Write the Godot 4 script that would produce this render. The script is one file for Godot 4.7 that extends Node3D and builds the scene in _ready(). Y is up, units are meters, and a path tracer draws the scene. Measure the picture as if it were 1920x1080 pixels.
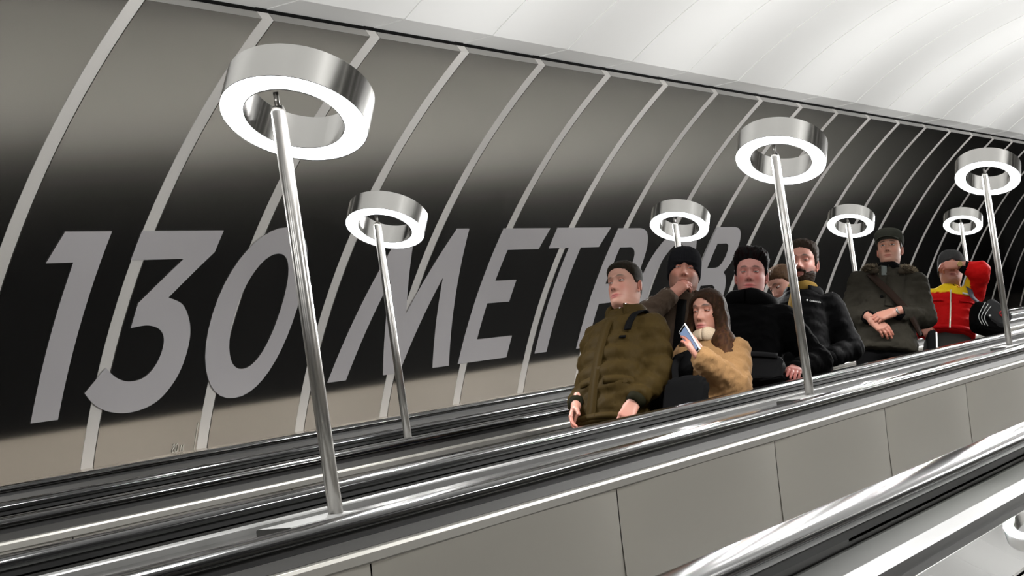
extends Node3D

# ---- measures of the place (metres): s runs up the slope, n stands square on the slope, z runs across the tunnel ----
const TH := PI / 6.0
const RIB0 := 8.4306
const RIBW := 0.0972
const ARC_N := -1.853
const ARC_Z := -2.639
const ARC_R := 4.62
const ARC_LOW := 0.3289
const ARC_TOP := 0.9323
const LANE := 1.716
const DECK_Z := -2.228
const LAMP_S := 3.09
const LAMP_STEP := 2.9617
const LAMP_N := 0.552
const RAIL_TOP := -0.268
const DECK_N := -0.320
const RAIL_OFF := 0.317
const TREAD_N := -0.93
const WORLD := 1.18   # metres in one unit of the measures above; people and bags are built in metres
const S_LOW := -5.5
const S_HIGH := 31.4

var slope: Basis
var M := {}
var used := {}
var meshes := {}

func at(s: float, n: float, z: float) -> Vector3:
	return slope * Vector3(s, n, z)

# ---------------------------------------------------------------- helpers
func numbered(called: String) -> String:
	if not used.has(called):
		used[called] = 0
		return called
	used[called] += 1
	return "%s_%03d" % [called, used[called]]

func thing(called: String, label: String, category: String, where: Vector3, basis := Basis(), group := "", size := WORLD) -> Node3D:
	var o := Node3D.new()
	o.name = numbered(called)
	o.transform = Transform3D(basis * Basis.from_scale(Vector3.ONE * size), where * WORLD)
	add_child(o, true)
	o.set_meta("label", label)
	o.set_meta("category", category)
	if group != "":
		o.set_meta("group", group)
	return o

func setting(called: String, label: String) -> Node3D:
	var o := Node3D.new()
	o.name = called
	o.transform = Transform3D(slope * Basis.from_scale(Vector3.ONE * WORLD), Vector3.ZERO)
	add_child(o, true)
	o.set_meta("kind", "structure")
	o.set_meta("label", label)
	return o

func put(called: String, mesh: Mesh, mat: Material, parent: Node, pos := Vector3.ZERO, basis := Basis()) -> MeshInstance3D:
	var m := MeshInstance3D.new()
	m.name = called
	m.mesh = mesh
	m.material_override = mat
	m.transform = Transform3D(basis, pos)
	m.cast_shadow = GeometryInstance3D.SHADOW_CASTING_SETTING_ON
	parent.add_child(m, true)
	return m

func new_st() -> SurfaceTool:
	var st := SurfaceTool.new()
	st.begin(Mesh.PRIMITIVE_TRIANGLES)
	return st

# a quad a b c d seen counter-clockwise from its front (stored clockwise for Godot)
func quad(st: SurfaceTool, a: Vector3, b: Vector3, c: Vector3, d: Vector3) -> void:
	st.add_vertex(a); st.add_vertex(c); st.add_vertex(b)
	st.add_vertex(a); st.add_vertex(d); st.add_vertex(c)

func flat(st: SurfaceTool) -> ArrayMesh:
	st.generate_normals()
	return st.commit()

func add_box(st: SurfaceTool, lo: Vector3, hi: Vector3, bev := 0.0) -> void:
	if bev > 0.0:
		var c := PackedVector2Array([Vector2(lo.z + bev, lo.y), Vector2(hi.z - bev, lo.y), Vector2(hi.z, lo.y + bev), Vector2(hi.z, hi.y - bev), Vector2(hi.z - bev, hi.y), Vector2(lo.z + bev, hi.y), Vector2(lo.z, hi.y - bev), Vector2(lo.z, lo.y + bev)])
		add_prism(st, c, lo.x, hi.x)
		return
	var p := [Vector3(lo.x, lo.y, lo.z), Vector3(hi.x, lo.y, lo.z), Vector3(hi.x, hi.y, lo.z), Vector3(lo.x, hi.y, lo.z), Vector3(lo.x, lo.y, hi.z), Vector3(hi.x, lo.y, hi.z), Vector3(hi.x, hi.y, hi.z), Vector3(lo.x, hi.y, hi.z)]
	quad(st, p[4], p[5], p[6], p[7]); quad(st, p[1], p[0], p[3], p[2])
	quad(st, p[0], p[4], p[7], p[3]); quad(st, p[5], p[1], p[2], p[6])
	quad(st, p[7], p[6], p[2], p[3]); quad(st, p[0], p[1], p[5], p[4])

# a quad turned so that it looks away from "c"
func quad_out(st: SurfaceTool, a: Vector3, b: Vector3, d: Vector3, e: Vector3, c: Vector3) -> void:
	if (b - a).cross(e - a).dot((a + b + d + e) * 0.25 - c) >= 0.0:
		quad(st, a, b, d, e)
	else:
		quad(st, e, d, b, a)

# a closed outline in (z, n) drawn out along s; the outline may run either way round
func add_prism(st: SurfaceTool, outline: PackedVector2Array, s0: float, s1: float, smooth := false) -> void:
	var o := outline.duplicate()
	if Geometry2D.is_polygon_clockwise(o):
		o.reverse()
	var k := o.size()
	st.set_smooth_group(1 if smooth else -1)
	for i in k:
		var a: Vector2 = o[i]
		var b: Vector2 = o[(i + 1) % k]
		# long runs are cut into short lengths, which a tracer finds faster on a slope
		var cuts := maxi(1, int(ceil((s1 - s0) / 0.75)))
		for c in cuts:
			var t0 := lerpf(s0, s1, float(c) / cuts)
			var t1 := lerpf(s0, s1, float(c + 1) / cuts)
			quad(st, Vector3(t1, a.y, a.x), Vector3(t1, b.y, b.x), Vector3(t0, b.y, b.x), Vector3(t0, a.y, a.x))
	st.set_smooth_group(-1)
	var tri := Geometry2D.triangulate_polygon(o)
	for t in range(0, tri.size(), 3):
		var q := [o[tri[t]], o[tri[t + 1]], o[tri[t + 2]]]
		if (q[1] - q[0]).cross(q[2] - q[0]) < 0.0:
			q = [q[0], q[2], q[1]]
		# (z, n) counter-clockwise faces towards -s
		st.add_vertex(Vector3(s0, q[0].y, q[0].x)); st.add_vertex(Vector3(s0, q[2].y, q[2].x)); st.add_vertex(Vector3(s0, q[1].y, q[1].x))
		st.add_vertex(Vector3(s1, q[0].y, q[0].x)); st.add_vertex(Vector3(s1, q[1].y, q[1].x)); st.add_vertex(Vector3(s1, q[2].y, q[2].x))

func prism(outline: PackedVector2Array, s0: float, s1: float, smooth := false) -> ArrayMesh:
	var st := new_st()
	add_prism(st, outline, s0, s1, smooth)
	return flat(st)

# a strip of given thickness along an open line in (z, n), drawn out along s; "side" says to which side it thickens
func sheet(line: PackedVector2Array, thick: float, s0: float, s1: float) -> ArrayMesh:
	var k := line.size()
	var back := PackedVector2Array()
	for i in k:
		var d := (line[mini(i + 1, k - 1)] - line[maxi(i - 1, 0)]).normalized()
		back.append(line[i] + Vector2(-d.y, d.x) * thick)
	var st := new_st()
	var face := func(a: PackedVector2Array, group: int, flip: bool):
		var g := group
		for i in k - 1:
			if i > 0 and (a[i] - a[i - 1]).normalized().dot((a[i + 1] - a[i]).normalized()) < 0.95:
				g += 10
			st.set_smooth_group(g)
			var cuts := maxi(1, int(ceil((s1 - s0) / 1.0)))
			for c in cuts:
				var t0 := lerpf(s0, s1, float(c) / cuts)
				var t1 := lerpf(s0, s1, float(c + 1) / cuts)
				var p := [Vector3(t0, a[i].y, a[i].x), Vector3(t1, a[i].y, a[i].x), Vector3(t1, a[i + 1].y, a[i + 1].x), Vector3(t0, a[i + 1].y, a[i + 1].x)]
				if flip:
					quad(st, p[3], p[2], p[1], p[0])
				else:
					quad(st, p[0], p[1], p[2], p[3])
	# the front lies on the right-hand side of the line
	face.call(line, 1, true)
	face.call(back, 2, false)
	st.set_smooth_group(-1)
	for i in k - 1:
		quad(st, Vector3(s0, line[i].y, line[i].x), Vector3(s0, line[i + 1].y, line[i + 1].x), Vector3(s0, back[i + 1].y, back[i + 1].x), Vector3(s0, back[i].y, back[i].x))
		quad(st, Vector3(s1, line[i + 1].y, line[i + 1].x), Vector3(s1, line[i].y, line[i].x), Vector3(s1, back[i].y, back[i].x), Vector3(s1, back[i + 1].y, back[i + 1].x))
	for e in [0, k - 1]:
		var a := Vector3(s0, line[e].y, line[e].x)
		var b := Vector3(s1, line[e].y, line[e].x)
		var c := Vector3(s1, back[e].y, back[e].x)
		var d := Vector3(s0, back[e].y, back[e].x)
		if e == 0:
			quad(st, a, d, c, b)
		else:
			quad(st, a, b, c, d)
	return flat(st)

# a profile of (radius, height) turned round the y axis
func lathe(prof: Array, around := 64, groups: Array = []) -> ArrayMesh:
	var st := new_st()
	for i in prof.size() - 1:
		st.set_smooth_group(groups[i] if groups.size() > i else i + 1)
		for j in around:
			var a0 := TAU * j / around
			var a1 := TAU * (j + 1) / around
			var p0: Vector2 = prof[i]
			var p1: Vector2 = prof[i + 1]
			quad(st, Vector3(p0.x * cos(a1), p0.y, p0.x * sin(a1)), Vector3(p0.x * cos(a0), p0.y, p0.x * sin(a0)), Vector3(p1.x * cos(a0), p1.y, p1.x * sin(a0)), Vector3(p1.x * cos(a1), p1.y, p1.x * sin(a1)))
	return flat(st)

# a tube through points with a radius at each; round ends
func add_tube(st: SurfaceTool, pts: PackedVector3Array, rad: PackedFloat32Array, around := 10, squash := 1.0, up := Vector3.UP) -> void:
	var k := pts.size()
	var rings := []
	var prev := Vector3.ZERO
	for i in k:
		var d := (pts[mini(i + 1, k - 1)] - pts[maxi(i - 1, 0)]).normalized()
		var u := up - d * up.dot(d) if prev == Vector3.ZERO else prev - d * prev.dot(d)
		if u.length() < 0.001:
			u = Vector3.RIGHT - d * d.x
		u = u.normalized()
		prev = u
		var v := d.cross(u)
		var r := PackedVector3Array()
		for j in around:
			var a := TAU * j / around
			r.append(pts[i] + (u * cos(a) + v * sin(a) * squash) * rad[i])
		rings.append(r)
	st.set_smooth_group(1)
	for i in k - 1:
		for j in around:
			var j2 := (j + 1) % around
			quad(st, rings[i][j], rings[i][j2], rings[i + 1][j2], rings[i + 1][j])
	for j in around:
		var j2 := (j + 1) % around
		st.add_vertex(pts[0]); st.add_vertex(rings[0][j]); st.add_vertex(rings[0][j2])
		st.add_vertex(pts[k - 1]); st.add_vertex(rings[k - 1][j2]); st.add_vertex(rings[k - 1][j])
	st.set_smooth_group(-1)

func tube(pts: PackedVector3Array, rad: PackedFloat32Array, around := 10, squash := 1.0) -> ArrayMesh:
	var st := new_st()
	add_tube(st, pts, rad, around, squash)
	return flat(st)

# ---------------------------------------------------------------- materials
func noise_tex(freq: float, lo: Color, hi: Color, size := 256, seed := 1, octaves := 4, stretch := false) -> NoiseTexture2D:
	var n := FastNoiseLite.new()
	n.seed = seed
	n.frequency = freq
	n.fractal_octaves = octaves
	var g := Gradient.new()
	g.set_color(0, lo)
	g.set_color(1, hi)
	var t := NoiseTexture2D.new()
	t.width = size
	t.height = size
	t.seamless = true
	t.noise = n
	t.color_ramp = g
	return t

func mat(key: String, col: Color, rough: float, metal := 0.0) -> StandardMaterial3D:
	var m := StandardMaterial3D.new()
	m.albedo_color = col
	m.roughness = rough
	m.metallic = metal
	M[key] = m
	return m

func make_materials() -> void:
	var m: StandardMaterial3D
	m = mat("bronze_steel", Color(0.72, 0.713, 0.70), 0.14, 1.0)
	m = mat("rib_strip", Color(0.84, 0.83, 0.815), 0.42, 0.1)
	m = mat("letter_film", Color(0.70, 0.69, 0.70), 0.62)
	mat("joint_black", Color(0.03, 0.03, 0.03), 0.8)
	m = mat("ceiling_white", Color(0.93, 0.93, 0.925), 0.38)
	mat("backing", Color(0.08, 0.08, 0.08), 0.9)
	m = mat("satin_steel", Color(0.81, 0.80, 0.775), 0.34, 1.0)
	m = mat("polished_steel", Color(0.68, 0.68, 0.675), 0.012, 1.0)
	m = mat("deck_steel", Color(0.47, 0.465, 0.45), 0.15, 1.0)
	m = mat("deck_trim", Color(0.30, 0.30, 0.295), 0.5, 0.15)
	m = mat("deck_channel", Color(0.20, 0.205, 0.19), 0.5, 0.3)
	m = mat("moulding", Color(0.62, 0.612, 0.59), 0.42, 0.7)
	m = mat("ledge_grey", Color(0.19, 0.187, 0.18), 0.42, 0.6)
	m = mat("guide_dark", Color(0.10, 0.10, 0.10), 0.45, 0.6)
	m = mat("rubber", Color(0.03, 0.03, 0.033), 0.13)
	m.metallic_specular = 0.5
	m = mat("pole_steel", Color(0.74, 0.73, 0.715), 0.28, 1.0)
	m = mat("brushed_steel", Color(0.74, 0.735, 0.725), 0.17, 1.0)
	m = mat("plate_steel", Color(0.42, 0.42, 0.42), 0.35, 0.9)
	m = mat("diffuser", Color(0.95, 0.95, 0.95), 0.5)
	m.emission_enabled = true
	m.emission = Color(0.96, 0.98, 1.0)
	m.emission_energy_multiplier = 5.0
	m = mat("tread", Color(0.52, 0.52, 0.515), 0.5, 0.5)
	mat("skirt_dark", Color(0.30, 0.30, 0.29), 0.4, 0.5)
	m = mat("bronze_ledge", Color(0.76, 0.72, 0.67), 0.18, 1.0)
	m = mat("black_stone", Color(0.06, 0.06, 0.06), 0.7)
	m.metallic_specular = 0.1
	mat("floor_dark", Color(0.12, 0.12, 0.12), 0.8)
	mat("mark_white", Color(0.80, 0.79, 0.75), 0.6)

const LIGHT_COLOUR := Color(1.0, 0.997, 0.99)
const DOWN_ENERGY := 4.1
const UP_ENERGY := 2.15

func _ready() -> void:
	slope = Basis(Vector3(0, 0, 1), TH)
	# ---- camera
	var cam := Camera3D.new()
	cam.name = "camera"
	cam.projection = Camera3D.PROJECTION_FRUSTUM
	cam.near = 0.05
	cam.far = 100.0
	cam.size = 2.0 * 0.05 * 540.0 / 3294.22
	cam.frustum_offset = Vector2(0, -12.07 / 3294.22 * 0.05)
	cam.transform = Transform3D(Basis(Vector3(0.48782817, 0.13511577, 0.86241951), Vector3(-0.47010126, 0.87311653, 0.12912142), Vector3(-0.73554638, -0.46841356, 0.48944893)).orthonormalized(), Vector3.ZERO)
	add_child(cam)
	cam.current = true
	# ---- surroundings: a closed tunnel, no sky to be seen
	var env := Environment.new()
	env.background_mode = Environment.BG_COLOR
	env.background_color = Color(0, 0, 0)
	env.tonemap_mode = Environment.TONE_MAPPER_LINEAR
	env.tonemap_exposure = 1.0
	env.sdfgi_enabled = true
	env.ssao_enabled = true
	env.ssil_enabled = true
	var we := WorldEnvironment.new()
	we.environment = env
	add_child(we)

	make_materials()
	# ---- the tunnel
	var wall := side_wall("wall_far", false, "dark brushed metal tunnel wall with pale rib strips and large grey lettering")
	letters(wall)
	side_wall("wall_near", true, "dark brushed metal tunnel wall on the other side of the escalators")
	ceiling()
	var fl := setting("floor", "dark sloping floor under the escalators")
	put("slab", prism(PackedVector2Array([Vector2(-7.6, -1.45), Vector2(2.3, -1.45), Vector2(2.3, -1.75), Vector2(-7.6, -1.75)]), S_LOW - 0.3, S_HIGH + 0.3), M.floor_dark, fl)
	for e in [["wall_lower", S_LOW - 0.5, S_LOW - 0.3], ["wall_upper", S_HIGH + 0.3, S_HIGH + 0.5]]:
		var w := setting(e[0], "plain end wall of the sloping tunnel")
		put("slab", prism(PackedVector2Array([Vector2(-7.8, -1.8), Vector2(2.5, -1.8), Vector2(2.5, 3.1), Vector2(-7.8, 3.1)]), e[1], e[2]), M.backing, w)
	# ---- escalators
	balustrade(DECK_Z + LANE, 0.3, "steel balustrade with a mirror-bright deck showing lamp reflections", M.polished_steel)
	balustrade(DECK_Z, 4.73 - 1.03 * 5, "steel balustrade with seamed inner panels between the empty escalator and the people", M.deck_steel)
	balustrade(DECK_Z - LANE, 0.6, "steel balustrade behind the people carrying the row of lamps nearer the lettered wall", M.deck_steel, 0.013)
	wall_balustrade(-5.22, 1.0, -7.03, "steel balustrade along the foot of the lettered wall", 0.013)
	wall_balustrade(DECK_Z + 2.0 * LANE - RAIL_OFF, -1.0, 1.75, "steel balustrade along the foot of the opposite tunnel wall")
	steps(DECK_Z + 1.5 * LANE, "escalator_steps", "grey escalator steps on the lane beside the opposite wall", 0.1)
	steps(DECK_Z + 0.5 * LANE, "escalator_steps", "grey escalator steps on the empty lane in front of the seamed panels", 0.25)
	steps(DECK_Z - 0.5 * LANE, "escalator_steps", "grey escalator steps the eight people stand on", 0.0)
	steps(-4.745, "escalator_steps", "grey escalator steps on the lane next to the lettered wall", 0.2, 0.83)
	# ---- lamps
	make_lamp_meshes()
	var mid := ["lamp with a brushed steel ring above the large zero", "lamp with a brushed steel ring on the pole in front of the bearded man", "lamp with a brushed steel ring on the pole beside the man in red"]
	for i in range(-1, 10):
		var lb: String = mid[i] if i >= 0 and i < 3 else "ring lamp on a steel pole further along the seamed balustrade"
		ring_lamp(LAMP_S + i * LAMP_STEP + 0.008, DECK_Z, lb, "ring lamps on the seamed balustrade", 2)
	var far := ["lamp with a small steel ring in front of the letter em", "lamp with a small steel ring behind the man in the dark beanie", "lamp with a small steel ring behind the man in the flat cap", "lamp with a small steel ring behind the man in red"]
	for i in range(-1, 9):
		var lb: String = far[i - 1] if i >= 1 and i < 5 else "small ring lamp further along the balustrade behind the people"
		ring_lamp(6.022 + (i - 1) * LAMP_STEP, DECK_Z - LANE, lb, "ring lamps on the balustrade behind the people", 2, 0.013)
	for i in range(-1, 9):
		ring_lamp(LAMP_S + i * LAMP_STEP, DECK_Z + LANE, "ring lamp standing on the balustrade with the mirror-bright deck", "ring lamps on the mirror-bright balustrade", 2)
	people()
# ---------------------------------------------------------------- the tunnel
func arc(a0: float, a1: float, seg: int, r: float, mirror := false) -> PackedVector2Array:
	var out := PackedVector2Array()
	for i in seg + 1:
		var a := lerpf(a0, a1, float(i) / seg)
		var z := ARC_Z - r * cos(a)
		if mirror:
			z = 2.0 * ARC_Z - z
		out.append(Vector2(z, ARC_N + r * sin(a)))
	return out

func side_wall(called: String, mirror: bool, label: String) -> Node3D:
	var w := setting(called, label)
	var line := arc(0.22, ARC_TOP, 22, ARC_R, mirror)
	var corner: Vector2 = line[line.size() - 1]
	var out := Vector2(-0.027, 0.044)
	if mirror:
		out.x = -out.x
	line.append(corner + out)
	var strip_line := arc(0.22, ARC_TOP, 22, ARC_R + 0.002, mirror)
	strip_line.append(strip_line[strip_line.size() - 1] + out)
	var back := arc(0.1, 0.99, 18, ARC_R + 0.10, mirror)
	if mirror:
		line.reverse(); strip_line.reverse(); back.reverse()
	var gap := 0.005
	var panel := sheet(line, 0.018, gap, 1.0 - RIBW - gap)
	var strip := sheet(strip_line, 0.016, -RIBW, 0.0)
	for i in range(-14, 23):
		put("panel", panel, M.bronze_steel, w, Vector3(RIB0 + i, 0, 0))
		put("joint_strip", strip, M.rib_strip, w, Vector3(RIB0 + i, 0, 0))
	put("backing", sheet(back, 0.2, S_LOW - 0.3, S_HIGH + 0.3), M.joint_black, w)
	return w

func ceiling() -> void:
	var c := setting("ceiling", "white curved tunnel ceiling of metal panels with thin rib joints")
	var a0 := atan2(1.933 - ARC_N, ARC_Z + 5.215)
	var line := PackedVector2Array([Vector2(-5.43, 1.925)])
	line.append_array(arc(a0, PI - a0, 44, 4.575))
	line.append(Vector2(2.0 * ARC_Z + 5.43, 1.925))
	var gap := 0.004
	var panel := sheet(line, 0.02, gap, 1.0 - RIBW - gap)
	var inner := PackedVector2Array()
	for q in line:
		inner.append(q + (q - Vector2(ARC_Z, ARC_N)).normalized() * 0.004)
	var strip := sheet(inner, 0.016, -RIBW, 0.0)
	for i in range(-14, 23):
		put("ceiling_panel", panel, M.ceiling_white, c, Vector3(RIB0 + i, 0, 0))
		put("joint_strip", strip, M.ceiling_white, c, Vector3(RIB0 + i, 0, 0))
	var back := arc(0.95, PI - 0.95, 30, 4.72)
	put("backing", sheet(back, 0.2, S_LOW - 0.3, S_HIGH + 0.3), M.backing, c)

func ellipse(c: Vector2, h: Vector2, e := 2.0, k := 40) -> PackedVector2Array:
	var o := PackedVector2Array()
	for i in k:
		var a := TAU * i / k
		o.append(c + Vector2(h.x * signf(cos(a)) * pow(absf(cos(a)), 2.0 / e), h.y * signf(sin(a)) * pow(absf(sin(a)), 2.0 / e)))
	return o

func smooth_line(pts: Array, closed := false, steps := 5) -> PackedVector2Array:
	var o := PackedVector2Array()
	var k := pts.size()
	for i in k - 1:
		var p0: Vector2 = pts[maxi(i - 1, 0)]
		var p1: Vector2 = pts[i]
		var p2: Vector2 = pts[i + 1]
		var p3: Vector2 = pts[mini(i + 2, k - 1)]
		for j in steps:
			o.append(p1.cubic_interpolate(p2, p0, p3, float(j) / steps))
	o.append(pts[k - 1])
	return o

# a flat print on the curved wall: outlines in (s from rib zero, length up the wall)
func print_on_wall(called: String, outer: PackedVector2Array, holes: Array, parent: Node, m: Material, lift: float) -> void:
	var st := new_st()
	st.set_smooth_group(1)
	var r := ARC_R - lift
	var lo := 9.0
	var hi := -9.0
	for p in outer:
		lo = minf(lo, p.y)
		hi = maxf(hi, p.y)
	var n := maxi(1, int(ceil((hi - lo) / 0.09)))
	for b in n:
		var y0 := lerpf(lo, hi, float(b) / n)
		var y1 := lerpf(lo, hi, float(b + 1) / n)
		var band := PackedVector2Array([Vector2(-20, y0), Vector2(20, y0), Vector2(20, y1), Vector2(-20, y1)])
		var pieces: Array = Geometry2D.intersect_polygons(outer, band)
		for h in holes:
			var left := []
			for p in pieces:
				for q in Geometry2D.clip_polygons(p, h):
					left.append(q)
			pieces = left
		for p in pieces:
			var tri := Geometry2D.triangulate_polygon(p)
			for t in range(0, tri.size(), 3):
				var q := [p[tri[t]], p[tri[t + 1]], p[tri[t + 2]]]
				if (q[1] - q[0]).cross(q[2] - q[0]) > 0.0:
					q = [q[0], q[2], q[1]]
				for v in q:
					var a: float = ARC_LOW + v.y / ARC_R
					st.set_normal(Vector3(0, -sin(a), cos(a)))
					st.add_vertex(Vector3(RIB0 + v.x, ARC_N + r * sin(a), ARC_Z - r * cos(a)))
	put(called, st.commit(), m, parent)

func letters(w: Node3D) -> void:
	var V := func(a: Array) -> PackedVector2Array:
		var o := PackedVector2Array()
		for i in range(0, a.size(), 2):
			o.append(Vector2(a[i], a[i + 1]))
		return o
	var f: Material = M.letter_film
	print_on_wall("numeral_one", V.call([-1.749, 1.233, -1.694, 1.416, -1.345, 1.416, -1.345, 0.313, -1.55, 0.313, -1.55, 1.233]), [], w, f, 0.004)
	var t := PackedVector2Array([Vector2(-1.11, 1.416), Vector2(-0.409, 1.416), Vector2(-0.413, 1.276)])
	t.append_array(smooth_line([Vector2(-0.684, 0.994), Vector2(-0.546, 0.949), Vector2(-0.448, 0.859), Vector2(-0.39, 0.755), Vector2(-0.375, 0.637), Vector2(-0.395, 0.52), Vector2(-0.448, 0.427), Vector2(-0.534, 0.351), Vector2(-0.651, 0.309), Vector2(-0.794, 0.297), Vector2(-0.922, 0.314), Vector2(-1.02, 0.345), Vector2(-1.101, 0.389), Vector2(-1.176, 0.449)]))
	t.append_array(smooth_line([Vector2(-1.05, 0.59), Vector2(-0.985, 0.545), Vector2(-0.918, 0.511), Vector2(-0.829, 0.489), Vector2(-0.726, 0.497), Vector2(-0.655, 0.54), Vector2(-0.614, 0.61), Vector2(-0.605, 0.69), Vector2(-0.625, 0.75), Vector2(-0.672, 0.793), Vector2(-0.737, 0.818), Vector2(-0.814, 0.828), Vector2(-0.929, 0.818)]))
	t.append_array(PackedVector2Array([Vector2(-0.929, 0.969), Vector2(-0.668, 1.237), Vector2(-1.11, 1.237)]))
	print_on_wall("numeral_three", t, [], w, f, 0.004)
	print_on_wall("numeral_zero", ellipse(Vector2(0.186, 0.866), Vector2(0.421, 0.569), 2.15), [ellipse(Vector2(0.206, 0.87), Vector2(0.226, 0.385), 2.15)], w, f, 0.004)
	print_on_wall("letter_em", V.call([1.17, 0.313, 1.495, 1.418, 1.645, 1.418, 1.935, 0.772, 2.187, 1.418, 2.36, 1.418, 2.727, 0.317, 2.495, 0.317, 2.271, 1.03, 2.05, 0.313, 1.842, 0.313, 1.592, 1.03, 1.389, 0.313]), [], w, f, 0.004)
	print_on_wall("letter_ye", V.call([2.854, 1.418, 3.591, 1.418, 3.549, 1.236, 3.06, 1.236, 3.056, 0.98, 3.385, 0.978, 3.39, 0.795, 3.052, 0.795, 3.056, 0.503, 3.6, 0.502, 3.595, 0.322, 2.854, 0.32]), [], w, f, 0.004)
	print_on_wall("letter_te", V.call([3.701, 1.421, 4.653, 1.421, 4.589, 1.24, 4.262, 1.24, 4.262, 0.322, 4.058, 0.322, 4.052, 1.24, 3.711, 1.24]), [], w, f, 0.004)
	var r := PackedVector2Array([Vector2(4.797, 1.412)])
	r.append_array(smooth_line([Vector2(5.232, 1.412), Vector2(5.34, 1.396), Vector2(5.43, 1.355), Vector2(5.51, 1.28), Vector2(5.565, 1.18), Vector2(5.59, 1.06), Vector2(5.585, 0.93), Vector2(5.54, 0.82), Vector2(5.44, 0.74), Vector2(5.299, 0.71)]))
	r.append_array(PackedVector2Array([Vector2(5.0, 0.706), Vector2(5.0, 0.313), Vector2(4.797, 0.313)]))
	var rh := PackedVector2Array([Vector2(5.0, 1.23)])
	rh.append_array(smooth_line([Vector2(5.215, 1.23), Vector2(5.29, 1.207), Vector2(5.345, 1.165), Vector2(5.378, 1.09), Vector2(5.387, 1.01), Vector2(5.365, 0.94), Vector2(5.30, 0.898), Vector2(5.23, 0.889)]))
	rh.append(Vector2(5.0, 0.889))
	print_on_wall("letter_er", r, [rh], w, f, 0.004)
	print_on_wall("letter_o", ellipse(Vector2(6.21, 0.866), Vector2(0.525, 0.569), 2.1), [ellipse(Vector2(6.22, 0.868), Vector2(0.265, 0.385), 2.1)], w, f, 0.004)
	var b := PackedVector2Array([Vector2(6.915, 1.417)])
	b.append_array(smooth_line([Vector2(7.369, 1.417), Vector2(7.485, 1.399), Vector2(7.584, 1.347), Vector2(7.66, 1.256), Vector2(7.685, 1.131), Vector2(7.663, 1.02), Vector2(7.577, 0.928)]))
	b.append_array(smooth_line([Vector2(7.654, 0.892), Vector2(7.72, 0.83), Vector2(7.77, 0.74), Vector2(7.791, 0.608), Vector2(7.75, 0.47), Vector2(7.65, 0.37), Vector2(7.5, 0.322), Vector2(7.40, 0.318)]))
	b.append(Vector2(6.915, 0.318))
	var b1 := PackedVector2Array([Vector2(7.12, 1.24), Vector2(7.345, 1.24), Vector2(7.41, 1.22), Vector2(7.45, 1.17), Vector2(7.463, 1.10), Vector2(7.44, 1.03), Vector2(7.39, 0.99), Vector2(7.32, 0.98), Vector2(7.12, 0.98)])
	var b2 := PackedVector2Array([Vector2(7.12, 0.80), Vector2(7.40, 0.80), Vector2(7.48, 0.775), Vector2(7.53, 0.71), Vector2(7.54, 0.63), Vector2(7.50, 0.55), Vector2(7.42, 0.51), Vector2(7.32, 0.50), Vector2(7.12, 0.50)])
	print_on_wall("letter_ve", b, [b1, b2], w, f, 0.004)
	# distance marks low on the wall
	print_on_wall("distance_tick", V.call([-0.1255, -0.02, -0.1255, 0.169, -0.1185, 0.169, -0.1185, -0.02]), [], w, M.mark_white, 0.002)
	for k in [["80 м", -0.335, -0.012], ["75 м", 5.036, -0.012]]:
		var tm := TextMesh.new()
		tm.text = k[0]
		var fnt := SystemFont.new()
		fnt.font_names = PackedStringArray(["Droid Sans"])
		fnt.font_italic = true
		tm.font = fnt
		tm.font_size = 64
		tm.pixel_size = 0.00118
		tm.depth = 0.002
		tm.horizontal_alignment = HORIZONTAL_ALIGNMENT_LEFT
		tm.vertical_alignment = VERTICAL_ALIGNMENT_BOTTOM
		var a: float = ARC_LOW + (k[2] + 0.02) / ARC_R
		var up := Vector3(0, cos(a), sin(a))
		var face := Vector3(0, -sin(a), cos(a))
		put("distance_mark", tm, M.mark_white, w, Vector3(RIB0 + k[1], ARC_N + (ARC_R - 0.003) * sin(a), ARC_Z - (ARC_R - 0.003) * cos(a)) - up * 0.024, Basis(Vector3(0.72, 0, 0), up, face))

# ---------------------------------------------------------------- balustrades
func rail_outline(c: float) -> PackedVector2Array:
	var o := PackedVector2Array()
	var w := 0.042
	var h := 0.015
	for i in 20:
		var a := TAU * i / 20.0
		var x := w * signf(cos(a)) * pow(absf(cos(a)), 0.55)
		var y := h * signf(sin(a)) * pow(absf(sin(a)), 0.75)
		o.append(Vector2(c + x, RAIL_TOP - h + y))
	return o

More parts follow.
